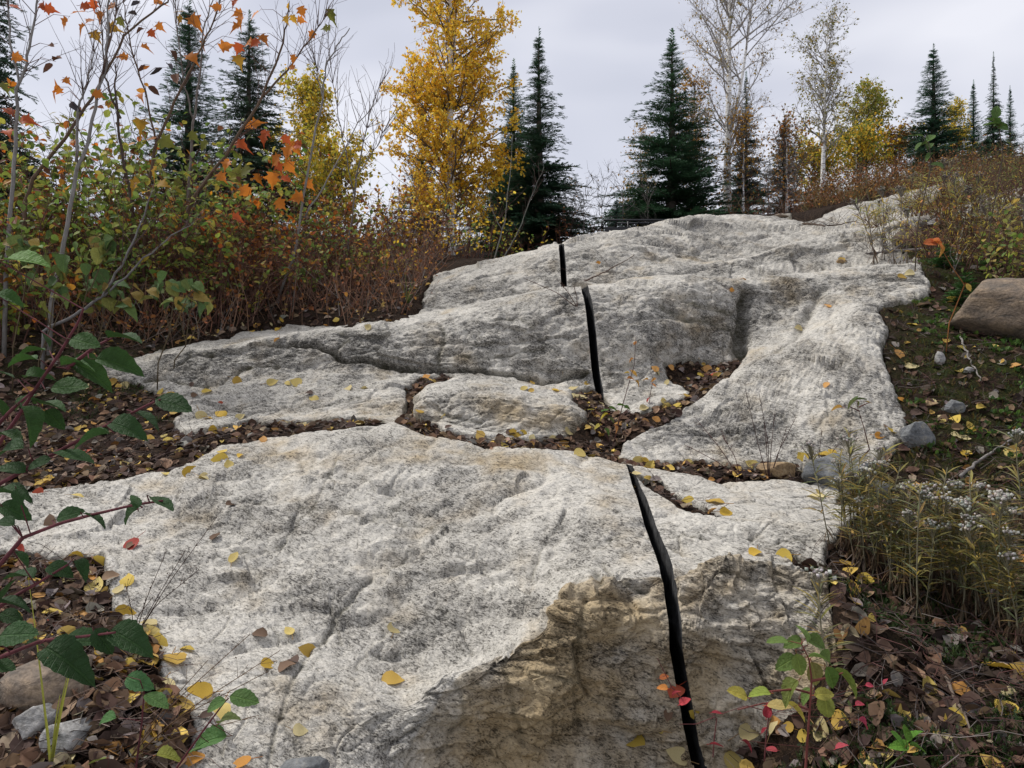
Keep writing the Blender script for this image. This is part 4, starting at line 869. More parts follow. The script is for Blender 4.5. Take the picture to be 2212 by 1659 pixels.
for k, (x_, y_, s_, ci) in enumerate(MAPLES):
    u_, v_ = r1(x_, y_); best = None
    for lab, S_ in STEMS.items():
        for ln in S_[1]:
            uu = W/2 + F*ln[:, 0]/ln[:, 1]; vv = HH/2 - F*(ln[:, 2] - CZ)/ln[:, 1]
            sc_ = np.hypot(uu - u_, vv - v_) + np.where(vv < v_ - 5, 60, 0); i = int(np.argmin(sc_))
            if best is None or sc_[i] < best[0]: best = (sc_[i], lab, ln[i])
    S_ = STEMS[best[1]]; d_ = best[2][1] + random.uniform(-.25, .15); p = px(u_, v_, d_); ln_ = s_*.3358/F*d_*1.35
    yd = np.array([random.uniform(-1, 1), random.uniform(-.35, .2), random.uniform(-.9, .2)]); Mx = frames(yd[None], np.array([random.uniform(-.6, .6)]), up=(0, -.9, .5))[0]
    o = obj('leaf', maple_me[(3 + k % 2) if ci in (2, 4) else k % 3], S_[0]); root_loc = np.array(S_[0].location)
    base = p - Mx[1]*ln_*.5
    o.matrix_local = Matrix.Translation(base - root_loc) @ Matrix(((Mx[0][0], Mx[1][0], Mx[2][0]), (Mx[0][1], Mx[1][1], Mx[2][1]), (Mx[0][2], Mx[1][2], Mx[2][2]))).to_4x4() @ Matrix.Scale(ln_, 4)
    j = np.array(MCOL[ci])*random.uniform(.75, 1.25); o.color = (*j, 1)
    a = best[2]; e_ = base - Mx[1]*ln_*.3; mid = a*.45 + e_*.55 + np.array([0, 0, .18*np.linalg.norm(e_ - a)]); S_[4].segs([a, a*.3 + mid*.7, mid], [a*.3 + mid*.7, mid, e_], [.0035, .003, .0024], [.003, .0024, .0016], 4, (.14, .06, .045))
for lab, S_ in STEMS.items():
    me = S_[4].mesh('stem', M['bark']); me.transform(Matrix.Translation(-S_[0].location)); obj('stem', me, S_[0])

# ---------------------------------------------------------------- leafy bushes
def bush(label, u_, d, vtop, nst, spread, palette, leaves, lsize, seed, name='leafy_shrub', group='shrubs on the left bank', tpl=OVAL, bcol=(.12, .06, .045), loc=None):
    r_ = np.random.default_rng(seed); g_ = ground_at(u_, d); Hh = max(.35, px(u_, vtop, d)[2] - g_[2]); st = MB(); A, B_, R0 = [], [], []; LP, LD_ = [], []
    for k in range(nst):
        az = r_.uniform(0, 2*np.pi); off = np.array([np.cos(az), np.sin(az), 0])*r_.uniform(0, .35)*spread; d_ = nrm([np.cos(az)*.35*r_.random(), np.sin(az)*.35*r_.random(), 1.]); p = off.copy(); p[2] = -.08; L_ = Hh*r_.uniform(.6, 1.05); n = 7; pts = [p]
        for i in range(n):
            d_ = nrm(d_ + r_.normal(0, .13, 3) + np.array([np.cos(az), np.sin(az), 0])*.05*spread); pts.append(pts[-1] + d_*L_/n)
        pts = np.array(pts); st.tube(pts, np.linspace(.008, .0025, n+1), 4, col=np.array(bcol)*r_.uniform(.7, 1.3), cap=False)
        for i in range(2, n+1):
            for _ in range(3):
                td = nrm(nrm(pts[i] - pts[i-1])*.4 + r_.normal(0, .8, 3)*[1, 1, .5] + [0, 0, .3]); tl = r_.uniform(.12, .38)*(.5 + .5*spread); e_ = pts[i] + td*tl; A.append(pts[i]); B_.append(e_); R0.append(.0025)
                for _2 in range(r_.poisson(leaves)):
                    LP.append(pts[i] + (e_ - pts[i])*r_.uniform(.25, 1.05)); LD_.append(td*.6 + r_.normal(0, .7, 3) + [0, 0, -.25])
    st.segs(A, B_, np.array(R0), np.array(R0)*.5, 3, bcol); n = len(LP); cr_ = MB()
    cr_.stamp(tpl, np.array(LP), frames(np.array(LD_), r_.uniform(-.8, .8, n)), lsize*r_.uniform(.65, 1.25, n), pal(palette, n, .3, r_))
    root = empty(name, (g_[0], d, g_[2])); tag(root, label, 'shrub', group)
    st.build('stems', M['bark'], root); cr_.build('foliage', M['leaf'], root, smooth=False, kind='stuff'); return root
BUSHES = [(40, 8.3, 330, 9, 1.2, MIXD, 2.0, .075, 'green and red leafed shrub at the left edge'), (150, 8.8, 300, 9, 1.2, MIXD, 1.9, .07, 'olive leafed shrub behind the pale grey sapling'),
 (255, 9.2, 330, 8, 1.1, GRN, 1.8, .07, 'green shrub behind the broken brown sapling'), (345, 9.0, 300, 8, 1.1, GRN, 1.9, .075, 'light green shrub below the narrow spruce'),
 (425, 9.4, 330, 8, 1.1, MIXD, 1.7, .07, 'mixed green and rust shrub below the forked maple'), (510, 9.8, 375, 8, 1.1, MIXD, 1.5, .07, 'green and orange shrub below the drooping spruce'),
 (590, 10.2, 400, 8, 1.0, MIXD, 1.4, .06, 'thin rust and green shrub left of the low yellow birch'), (120, 7.6, 430, 8, .9, MIXD, 1.7, .065, 'low mixed shrub beside the grey sapling foot'),
 (300, 7.9, 450, 8, .9, GRN, 1.5, .06, 'low green shrub in front of the broken brown sapling'), (440, 8.4, 470, 8, .9, RUST, 1.5, .05, 'low rust-coloured shrub among the brown stems'),
 (690, 11.0, 440, 8, 1.0, MIXD, 1.2, .06, 'sparse green shrub behind the thin grey sapling'), (800, 11.8, 400, 9, 1.2, MIXD+RUST, 1.6, .06, 'dark rust and green shrub at the golden birch foot'),
 (870, 12.0, 430, 8, 1.0, YEL+RUST, 1.5, .055, 'orange and rust shrub below the golden birch crown'), (1010, 13.0, 440, 8, .9, GRN+YEL, 1.0, .055, 'low yellow and green shrub right of the golden birch trunk'),
 (10, 6.9, 520, 8, .8, MIXD, 1.6, .08, 'dark leafy shrub low at the left edge'), (560, 8.8, 520, 8, .9, RUST, 1.3, .05, 'low rusty shrub beside the thin grey sapling'),
 (700, 10.0, 520, 7, .9, RUST+GRN, 1.0, .05, 'low brown shrub with yellow-green leaves in the thicket'),(1230, 14.5, 470, 7, .9, RUST, .6, .05, 'brown brush right of the pointed spruce')]
BUSHES += [(470, 7.9, 520, 7, .8, MIXD, 1.2, .055, 'small green and red shrub at the front of the brown stems'), (640, 8.9, 540, 6, .8, GRN, .9, .05, 'small yellow-green shrub in the middle of the brown stems'), (760, 9.6, 500, 7, .9, MIXD, 1.1, .05, 'olive shrub near the back of the brown stems'),
 (840, 9.9, 540, 6, .7, YGR, .8, .045, 'small yellow shrub left of the top ridge end'), (560, 9.0, 440, 8, 1.0, ORG + MIXD, 1.4, .07, 'orange-leaved shrub below the long maple stem'), (660, 9.8, 420, 8, 1.0, ORG + RUST, 1.2, .06, 'red-orange shrub before the low yellow birch'), (370, 8.3, 420, 8, 1.0, GRN, 1.6, .075, 'pale green shrub before the forked sapling'),
 (90, 9.4, 260, 9, 1.2, MIXD + ORG[:1], 1.8, .075, 'tall leafy shrub behind the left edge saplings'), (220, 9.8, 280, 9, 1.2, GRN + MIXD, 1.7, .07, 'tall olive shrub between the leaning saplings'), (920, 12.5, 470, 8, .9, YEL + RUST, 1.0, .05, 'low gold shrub at the golden birch trunk'), (1130, 13.4, 500, 6, .7, GRN + YGR, .6, .05, 'low green shrub under the pointed spruce')]
for i, (u_, d, vt, ns, sp, pl_, lv, ls, lab) in enumerate(BUSHES): bush(lab, u_, d, vt - (60 if u_ < 620 else 25), int(ns*2.1), sp*1.35, pl_, lv*1.35, ls*1.15, 300 + i)

# dense brown dead stems
def thicket(name, label, n, area, hgt, seed, cols, leaf=1.2, lean=.3):
    r_ = np.random.default_rng(seed); A, B_, R0, C_ = [], [], [], []; LP, LD_ = [], []; b_ = MB(); k = 0
    while k < n:
        u_ = r_.uniform(area[0], area[1]); d = area[2] + (area[3] - area[2])*r_.random(); x_ = (u_ - W/2)/F*d; h_ = drop(x_, d)
        k += 1
        if h_ is None or h_[3] != 'ground': continue
        p = h_[0] - [0, 0, .03]; d_ = nrm([r_.normal(0, lean), r_.normal(0, lean), 1]); L_ = hgt*r_.uniform(.35, 1.1); c_ = np.array(cols[r_.integers(len(cols))])*r_.uniform(.6, 1.4)
        for j in range(4):
            d_ = nrm(d_ + r_.normal(0, .14, 3)); q = p + d_*L_/4; A.append(p); B_.append(q); R0.append(.0045*(1 - j*.2)); C_.append(c_)
            if r_.random() < .75:
                td = nrm(d_ + r_.normal(0, .7, 3)); e_ = q + td*r_.uniform(.06, .28); A.append(q); B_.append(e_); R0.append(.0018); C_.append(c_)
                for _ in range(r_.poisson(leaf)): LP.append(q + (e_ - q)*r_.random()); LD_.append(r_.normal(0, 1, 3) + [0, 0, -.6])
            p = q
    b_.segs(A, B_, np.array(R0), np.array(R0)*.7, 3, np.array(C_))
    if LP: m_ = len(LP); b_.stamp(OVAL, np.array(LP), frames(np.array(LD_), r_.uniform(-3, 3, m_)), .045*r_.uniform(.5, 1.3, m_), pal(RUST, m_, .4, r_))
    return b_.build(name, M['dead'], None, smooth=False, kind='stuff', label=label, cat='undergrowth')
DRY = [(.22, .10, .06), (.16, .09, .06), (.28, .17, .11), (.12, .065, .045), (.22, .19, .165)]
thicket('dead_stems', 'dense brown dead stems covering the left bank', 2600, (-150, 960, 7.2, 13), .8, 5, DRY, 1.0, .45)
thicket('dead_stems', 'brown dry stems along the foot of the skyline trees', 1100, (900, 2100, 14.2, 19), .75, 6, DRY, .7, .3)
thicket('dead_stems', 'brush of yellow and brown stems behind the pale rock strip', 900, (1735, 2090, 14.3, 17), .6, 8, [(.30, .22, .08), (.20, .12, .07), (.17, .18, .07), (.26, .15, .06)], 1.6, .35)
thicket('dead_stems', 'dry grassy stems covering the top of the right bank', 1500, (2010, 2500, 7.5, 16), .55, 7, [(.24, .19, .08), (.17, .14, .07), (.20, .12, .07), (.14, .15, .06)], 1.0, .35)

# ================================================================== loose stones
def stone(name, label, u_, v_, wpx, hpx, seed, mat, depth=.8, tilt=0, sink=.22, group='loose stones around the outcrop', flat=1.0, cuts=7):
    import bmesh
    h_ = pick(u_, v_ + hpx*.35); p = h_[0]; d = p[1]; sx = wpx/F*d/2; sz = hpx/F*d/2; r_ = np.random.default_rng(seed)
    bm = bmesh.new(); bmesh.ops.create_icosphere(bm, subdivisions=4, radius=1.0); V = np.array([v.co for v in bm.verts])
    dirs = nrm(r_.normal(0, 1, (cuts + 4, 3))); offs = r_.uniform(.5, .85, cuts + 4)
    for n_, o_ in zip(dirs, offs):
        t_ = V @ n_; V = V - n_*np.clip(t_ - o_, 0, None)[:, None]*.94
    V *= (1 + .08*perlin(V*1.7 + seed) + .05*perlin(V*4 + seed) + .025*perlin(V*9 + seed) + .012*perlin(V*22 + seed))[:, None]; V /= np.abs(V).max(0)
    V = V*[sx, sx*depth, sz]; ca, sa = math.cos(tilt), math.sin(tilt); V = np.stack([V[:, 0]*ca - V[:, 2]*sa, V[:, 1], V[:, 0]*sa + V[:, 2]*ca], 1)
    F_ = np.array([[v.index for v in f.verts] for f in bm.faces]); bm.free()
    n_ = len(V); me = make_mesh(name, V, [F_], mat, attrs={'stain': np.full(n_, 0.), 'seam': np.zeros(n_), 'patch': np.clip(.5 + perlin(V*9 + seed), 0, 1)})
    o = obj(name, me, None, label=label, cat='stone', group=group); o.location = (p[0], p[1] + sx*depth*.35, p[2] + sz*(1 - 2*sink)); return o
def stone_mat(name, a, b_, c_): 
    m, t, b, o = new_mat(name); P_ = N(t, 'ShaderNodeTexCoord').outputs['Object']; n1_ = noise(t, mapping(t, P_, (1, 1, 2.2), (.3, .5, 0)), 7, 5, .6, .8); n2_ = noise(t, P_, 60, 4, .6)
    c = ramp(t, n1_, [(.33, a), (.52, b_), (.68, c_)]); c = mixc(t, ramp(t, n2_, [(.35, .7), (.55, 0)]), c, mixc(t, 1., c, (.45, .43, .40), 'MULTIPLY')); t.links.new(c, b.inputs['Base Color']); b.inputs['Roughness'].default_value = .85
    bump(t, b, math_(t, 'ADD', n1_, math_(t, 'MULTIPLY', n2_, .4)), .8, .02); return m
MS1 = stone_mat('brown_stone', (.09, .075, .06), (.20, .15, .105), (.30, .22, .14)); MS2 = stone_mat('blue_grey_stone', (.07, .075, .08), (.17, .175, .175), (.27, .25, .20)); MS3 = stone_mat('pale_stone', (.15, .15, .145), (.32, .31, .29), (.45, .43, .40))
MS4 = stone_mat('tan_stone', (.13, .085, .045), (.30, .20, .10), (.40, .30, .17))
stone('boulder', 'large smooth brown-grey boulder at the right edge', 2200, 668, 260, 165, 1, MS1, .9, .12, .15)
stone('stone', 'blue-grey angular stone behind the white everlasting flowers', 1812, 1012, 150, 90, 2, MS2, .8, .1)
stone('stone', 'tan block-like stone left of the blue-grey stone', 1680, 1016, 88, 50, 3, MS4, .7, -.05)
stone('stone', 'dark wedge-shaped stone leaning on the right hump', 1985, 940, 70, 75, 4, MS2, .6, .5)
stone('stone', 'small grey stone below the blue-grey stone', 1900, 1055, 50, 40, 5, MS2, .8)
stone('stone', 'small rounded pale pebble in the moss below the boulder', 2030, 773, 26, 34, 6, MS3, .8)
stone('stone', 'small pale pebble right of the rounded mossy pebble', 2093, 800, 28, 18, 7, MS3, .8)
stone('stone', 'blue-grey round stone half sunk in the bank litter', 2062, 878, 48, 38, 8, MS2, .8)
stone('stone', 'flat pale pebble left of the half sunk round stone', 2012, 871, 32, 16, 9, MS4, .8)
stone('stone', 'brown stone under the dead branch at upper right', 1975, 512, 80, 55, 10, MS1, .8)
stone('stone', 'flat grey stone beneath the tiny fir seedling', 2030, 551, 60, 22, 11, MS1, .8)
stone('stone', 'tan flat stone on the upper right bank', 2180, 556, 50, 18, 12, MS1, .8)
stone('stone', 'grey stone on the bank by the right edge', 2205, 470, 60, 40, 13, MS1, .8)
stone('stone', 'small grey stone on the crest near the white birch', 1688, 465, 34, 14, 14, MS1, .8)
stone('stone', 'pale knob of stone above the crest hollow', 2020, 480, 30, 22, 15, MS3, .8)
stone('stone', 'flat brown stone under leaves in the lower left corner', 95, 1470, 230, 110, 16, MS1, .7, .15, .3)
stone('stone', 'speckled grey stone below the flat brown stone', 65, 1560, 100, 80, 17, MS3, .8)
stone('stone', 'pale grey stone at the bottom left among leaves', 140, 1595, 110, 90, 18, MS3, .8)
stone('stone', 'tiny pebble on the shoulder of the rock', 1820, 564, 24, 12, 19, MS4, .8)
stone('stone', 'dark bluish stone at the bottom edge below the slab', 640, 1665, 130, 50, 20, MS2, .8, 0, .3)

# ================================================================== fallen leaves, each one an object
def aspen(seed):
    r_ = np.random.default_rng(seed); V, T = leafmesh([(.20, .02), (.38, .14), (.45, .36), (.36, .62), (.16, .85)], .0, .0); V = V - [0, .45, 0]
    V[:, 2] += r_.uniform(.1, .9)*V[:, 0]**2 + r_.uniform(-.3, .5)*V[:, 1]**2 + r_.uniform(-.5, .5)*V[:, 0]*V[:, 1] + .03*np.sin(V[:, 1]*9 + seed); V[:, 0] *= r_.uniform(.78, 1.1)
    V[:, 2] -= V[:, 2].min(); b_ = MB(); b_.add(V, tris=T); e_ = np.array([r_.uniform(-.25, .25), -.95, .05]); b_.segs([V[0]], [e_], .018, .014, 3, (.8, .6, .5)); return b_.mesh('leaf', M['fallen'])
ASP = [aspen(i) for i in range(8)]
FB = [MB() for _ in range(4)]
for i in range(4): V, T = DEAD[i]; V = V.copy(); V[:, 2] -= V[:, 2].min(); FB[i].add(V, tris=T)
BRNL = [b_.mesh('leaf', M['dead']) for b_ in FB]
LEAVES = []
LCOL = dict(y=[(.62, .45, .08), (.66, .52, .17), (.58, .38, .05), (.68, .58, .30), (.52, .34, .07), (.60, .50, .24)], o=[(.60, .28, .05), (.62, .33, .10)], r=[(.48, .10, .05), (.42, .07, .05)], b=[(.13, .08, .05), (.18, .115, .075), (.10, .065, .05), (.24, .16, .10)])
CN = dict(y='yellow', o='orange', r='red', b='brown')
def zone(u_, v_, nm):
    if v_ > 1180 and u_ < 420 and nm == 'ground': return 'in the bottom left drift'
    if nm == 'ground' and u_ < 860: return 'on the left litter'
    if nm == 'ground' and u_ < 1340: return 'in the debris ring'
    if nm == 'ground' and u_ < 1640 and v_ < 900: return 'in the ledge hollow'
    if nm == 'ground' and u_ < 1850 and v_ < 1110: return 'below the right hump'
    if nm == 'ground' and v_ < 640: return 'on the upper bank'
    if nm == 'ground' and v_ < 1000: return 'on the mossy bank'
    if nm == 'ground' and v_ < 1400: return 'among the everlasting plants'
    if nm == 'ground': return 'on the bottom right floor'
    return {'front_slab': 'on the front slab' if u_ < 1440 else 'right of the near saw cut', 'left_shelf': 'on the low left shelf', 'oval_block': 'on the oval block', 'right_hump': 'on the right hump', 'middle_ledge': 'on the middle ledge', 'top_ridge': 'on the top crest'}[nm]
leafcount = 0
def fallen(u_, v_, c='y', size=.07, jitter=0):
    global leafcount
    h_ = pick(u_, v_)
    if h_ is None or h_[0][1] > 14: return
    p, n_ = h_[0], h_[1]; n_ = n_ if n_[2] > 0 else -n_; n_ = nrm(n_ + rng.normal(0, .14, 3)); a = rng.uniform(0, 6.28); t0 = np.array([math.cos(a), math.sin(a), 0]); yd = nrm(t0 - n_*t0.dot(n_)); x_ = np.cross(yd, n_)
    o = obj('fallen_leaf', (BRNL[leafcount % 4] if c == 'b' else ASP[leafcount % 8]), None); s_ = size*rng.uniform(.7, 1.35); q = p + n_*.004
    o.matrix_world = Matrix(((x_[0], yd[0], n_[0], q[0]), (x_[1], yd[1], n_[1], q[1]), (x_[2], yd[2], n_[2], q[2]), (0, 0, 0, 1))) @ Matrix.Scale(s_, 4)
    col_ = np.array(LCOL[c][rng.integers(len(LCOL[c]))])*rng.uniform(.8, 1.1); o.color = (*col_, 1)
    z_ = zone(u_, v_, h_[3]); tag(o, None, 'leaf'); LEAVES.append((o, CN[c], z_, u_, v_)); leafcount += 1
LV = dict(
 r7=(.4445, 0, 1024, 'y1140,410 y1910,752 y1905,1003 y1455,1250 b1260,785 y1405,770 y1490,870 b1430,910 b1400,945 y1295,930 y910,857 y845,905 y615,950 y735,770 y765,830 y770,890 y690,790 y660,920 y605,675 y430,615 y465,553 y365,412 y480,425 r110,380 y375,112 y990,22 y240,25 y200,55 y345,40 r190,90 y970,1062 y785,1040 y800,1090 y870,1140 y610,1110 y370,1060 b500,1160 y720,1290 o530,1350 y680,1360 y400,1290 y185,1395 y300,1420 y160,890 y290,910 y200,935 o930,1395 o1175,1415 y400,750 b490,735 y325,525 y285,510 y415,490 o190,600 r260,740 y70,430 b640,350 b1050,310 b1000,1180 y1070,1170 b540,505 b1125,150 b250,230 r640,352'),
 r4=(.3457, 0, 491.6, 'y985,690 y1220,635 y1235,665 y1580,650 y1735,640 y690,985 y780,990 y550,1000 y670,1090 o510,1115 y310,1265 y375,1310 y430,1460 y480,1560 y430,1600 y300,1580 y260,1610 y790,1490 r560,1410 y800,1270 o930,1275 y1040,1310 y1010,1030 y1070,1050 y1295,1030 y1255,1185 y1300,1195 y1380,1170 y1500,1185 y1320,1265 y1485,960 y1700,970 y1800,975 y1850,970 y1960,1072 y1100,1157 o1645,1330 y1390,1410 y1245,1435 y1375,1450 y1500,1430 y1430,1480 y1270,1570 y1885,1235 y1775,1235 y2050,1265 b1260,1380 r1370,1105 b1930,1040 b1200,985 b1215,1045 b1450,1140'),
 r5=(.3457, 737.4, 491.6, 'y380,900 y415,890 y490,900 o725,905 b800,905 o525,940 b440,995 y490,1150 y660,1180 y1190,975 b1225,970 y1140,1010 y1185,1025 y1335,1020 y1390,938 y1450,1010 y1535,980 y1500,1070 y1450,1065 y1620,1100 y1560,1245 y2010,1090 y2030,1120 y2095,1120 y1890,1130 o2055,875 o1960,885 y2035,970 y1970,905 y1130,1290 y1080,1290 y1190,1315 y1145,1350 y1040,1335 y990,1315 y870,1300 o1385,1385 y1485,1415 y1420,1280 y1325,1330 y1730,1460 y1900,1470 y1860,1470 y20,1230 y60,1225 y120,1230 y50,1250 y45,1010 y140,1010 y1845,1545 o320,355 o1405,345 o1610,225 b1060,1290 b670,1250 b440,1240'),
 r6=(.3952, 1475, 410, 'o320,490 o265,548 y865,390 y630,758 y1195,478 y1237,460 y1470,600 y1250,740 y1250,970 y1440,830 y1700,860 o1815,965 y1420,1270 y1410,1250 y1490,1265 o1195,1150 b1270,1225 o1070,1345 y1140,1325 o785,1070 y1555,1440 y1800,1420 y655,1465 y770,1450 y815,1440 y380,1505 o130,1520 o350,1550 y30,1135 y65,925 o130,985 r185,1015 y100,1015 y25,1500 y1575,1325 y1640,1320 y1360,1160 y1700,480 o1545,520 o1690,220 y1780,220 r1480,205 o1525,225 o1180,905 o790,640 b1100,1300 b1700,1250'),
 r8=(.4445, 1229, 942, 'y710,325 y580,320 y760,375 y1210,285 y1195,300 y1360,325 y900,575 y1040,590 y420,1430 y330,1495 y525,1555 y600,1310 y555,1330 y620,1360 y525,1170 y880,1445 y910,1445 y1000,1425 y1240,1430 y1380,1240 y1890,1340 y2080,1130 y2125,1335 y1380,1590 y1520,1570 y800,1590 y2110,720 o2130,760 o1570,405 y1370,740 y1350,630 y2200,1150 o2200,610 y1930,90 y2150,90 b1560,1090 r560,1280 r515,1245 b480,1360 b1480,1270 b1830,1200'))
for f_, x0, y0, txt in LV.values():
    for w_ in txt.split():
        a, b_ = w_[1:].split(','); fallen(x0 + float(a)*f_, y0 + float(b_)*f_, w_[0], .08 if w_[0] != 'b' else .07)
# more yellow leaves spread through the litter
for k in range(60):
    reg = [(0, 330, 1230, 1640), (40, 420, 900, 1040), (1850, 2200, 850, 1300), (1650, 2200, 1500, 1650), (380, 800, 690, 740), (60, 340, 1250, 1500)][k % 6]
    fallen(rng.uniform(reg[0], reg[1]), rng.uniform(reg[2], reg[3]), 'yyyo'[rng.integers(4)], .068)

# ================================================================== litter: dead leaves, needles and twigs over the soil
def litter(name, label, n, area, seed, palette, size, kinds):
    r_ = np.random.default_rng(seed); PP, NN = [], []
    for k in range(n):
        u_ = r_.uniform(area[0], area[1]); d = area[2]*(area[3]/area[2])**r_.random(); x_ = (u_ - W/2)/F*d; h_ = drop(x_, d)
        if h_ is None or h_[3] != 'ground': continue
        PP.append(h_[0] + [0, 0, r_.uniform(.0, .018)]); NN.append(h_[1])
    PP, NN = np.array(PP), np.array(NN); m_ = len(PP); b_ = MB(); kk = r_.integers(0, len(DEAD), m_)
    for t_ in range(len(DEAD)):
        s_ = kk == t_; q = s_.sum(); az = r_.uniform(0, 6.28, q); n_ = nrm(NN[s_] + r_.normal(0, .35, (q, 3))); yd = np.stack([np.cos(az), np.sin(az), 0*az], 1); yd = nrm(yd - n_*(yd*n_).sum(1)[:, None]); x_ = np.cross(yd, n_)
        b_.stamp(DEAD[t_], PP[s_], np.stack([x_, yd, n_], 1), size*r_.uniform(.4, 1.4, q), pal(palette, q, .45, r_))
    return b_.build(name, M['dead'], None, smooth=False, kind='stuff', label=label, cat='leaf litter')
DL = [(.10, .06, .04, 4), (.15, .09, .055, 3), (.065, .04, .03, 4), (.22, .14, .085, 2), (.26, .20, .14, 1), (.20, .175, .155, 1.5), (.30, .16, .04, .5), (.58, .40, .10, 1.0)]
litter('leaf_litter', 'brown dead leaf litter filling the left gullies and bank', 11000, (-250, 1000, 2.2, 9.5), 41, DL, .07, 0)
litter('leaf_litter', 'brown dead leaf litter in the hollows and on the right bank', 6500, (860, 2450, 2.0, 9.5), 42, [(a*.8, b_*.8, c*.8, q) for a, b_, c, q in DL], .065, 0)
litter('leaf_litter', 'brown leaves packed in the gully round the oval block', 3000, (860, 1660, 4.5, 6.6), 43, DL, .06, 0)
def needles(name, label, n, area, seed, cols, ln, rad=.0011):
    r_ = np.random.default_rng(seed); A, B_, C_ = [], [], []
    for k in range(n):
        u_ = r_.uniform(area[0], area[1]); d = area[2]*(area[3]/area[2])**r_.random(); x_ = (u_ - W/2)/F*d; h_ = drop(x_, d)
        if h_ is None or h_[3] != 'ground': continue
        p = h_[0]; az = r_.uniform(0, 6.28); L_ = r_.uniform(*ln); d_ = nrm(np.array([math.cos(az), math.sin(az), r_.normal(0, .22)])); d_ = d_ - h_[1]*d_.dot(h_[1])*.8; c_ = np.array(cols[r_.integers(len(cols))])*r_.uniform(.6, 1.4); q = p + [0, 0, r_.uniform(.004, .025)]
        for j in range(3): e_ = q + nrm(d_ + r_.normal(0, .22, 3))*L_/3; A.append(q); B_.append(e_); C_.append(c_); q = e_
    b_ = MB(); b_.segs(A, B_, rad*1.3, rad, 3, np.array(C_)); return b_.build(name, M['dead'], None, smooth=False, kind='stuff', label=label, cat='twigs')
needles('twig_litter', 'matted dark needles and fine twigs in the rock gullies', 9000, (-100, 1800, 2.3, 7.5), 51, [(.07, .045, .035), (.12, .08, .06), (.05, .035, .03), (.17, .13, .11)], (.06, .22))
needles('twig_litter', 'tangled grey-brown twigs and roots over the right bank', 2800, (1800, 2450, 2.0, 8), 52, [(.07, .05, .04), (.13, .11, .10), (.05, .03, .025), (.08, .035, .03)], (.06, .28), .0013)

# ================================================================== moss and ground cover of the right bank
def cover(name, label, n, area, seed, tpl, palette, size, tuft, hgt, cond=None, mat='leaf'):
    r_ = np.random.default_rng(seed); PP, DD, SS = [], [], []
    for k in range(n):
        u_ = r_.uniform(area[0], area[1]); d = area[2]*(area[3]/area[2])**r_.random(); x_ = (u_ - W/2)/F*d
        if cond and perlin(np.array([x_*1.6, d*1.6, seed*1.7])) < cond: continue
        h_ = drop(x_, d)
        if h_ is None or h_[3] != 'ground': continue
        for j in range(tuft): PP.append(h_[0] + [r_.normal(0, hgt*.4), r_.normal(0, hgt*.4), r_.uniform(0, hgt*.3)]); DD.append(np.array([r_.normal(0, .7), r_.normal(0, .7), .9])); SS.append(size*r_.uniform(.6, 1.3))
    m_ = len(PP); b_ = MB(); b_.stamp(tpl, np.array(PP), frames(np.array(DD), r_.uniform(-3, 3, m_)), np.array(SS), pal(palette, m_, .35, r_))
    return b_.build(name, M[mat], None, smooth=False, kind='stuff', label=label, cat='ground cover')
MOSS = [(.035, .05, .010, 3), (.07, .075, .014, 2), (.12, .085, .016, 2), (.02, .035, .010, 2)]
cover('moss', 'olive and rusty moss carpeting the right bank', 4200, (1850, 2450, 3.0, 8.5), 61, TWIG, MOSS, .035, 3, .02, -.12, 'needle')
cover('ground_plants', 'low green leafy ground plants on the right bank', 900, (1960, 2450, 4.2, 9), 62, OVAL, [(.06, .12, .02, 3), (.10, .16, .03, 2), (.04, .08, .02, 2)], .035, 6, .05, .02)
cover('moss', 'dark green moss patches on the floor at the bottom right', 3800, (1650, 2400, 1.9, 3.2), 63, TWIG, [(.02, .045, .008, 3), (.04, .07, .012, 2)], .03, 3, .02, -.05, 'needle')
cover('moss', 'green moss on the damp shaded rock foot at left', 700, (150, 420, 5.6, 7.2), 64, TWIG, [(.03, .05, .01, 3), (.06, .07, .015, 2)], .035, 3, .02, -.05, 'needle')

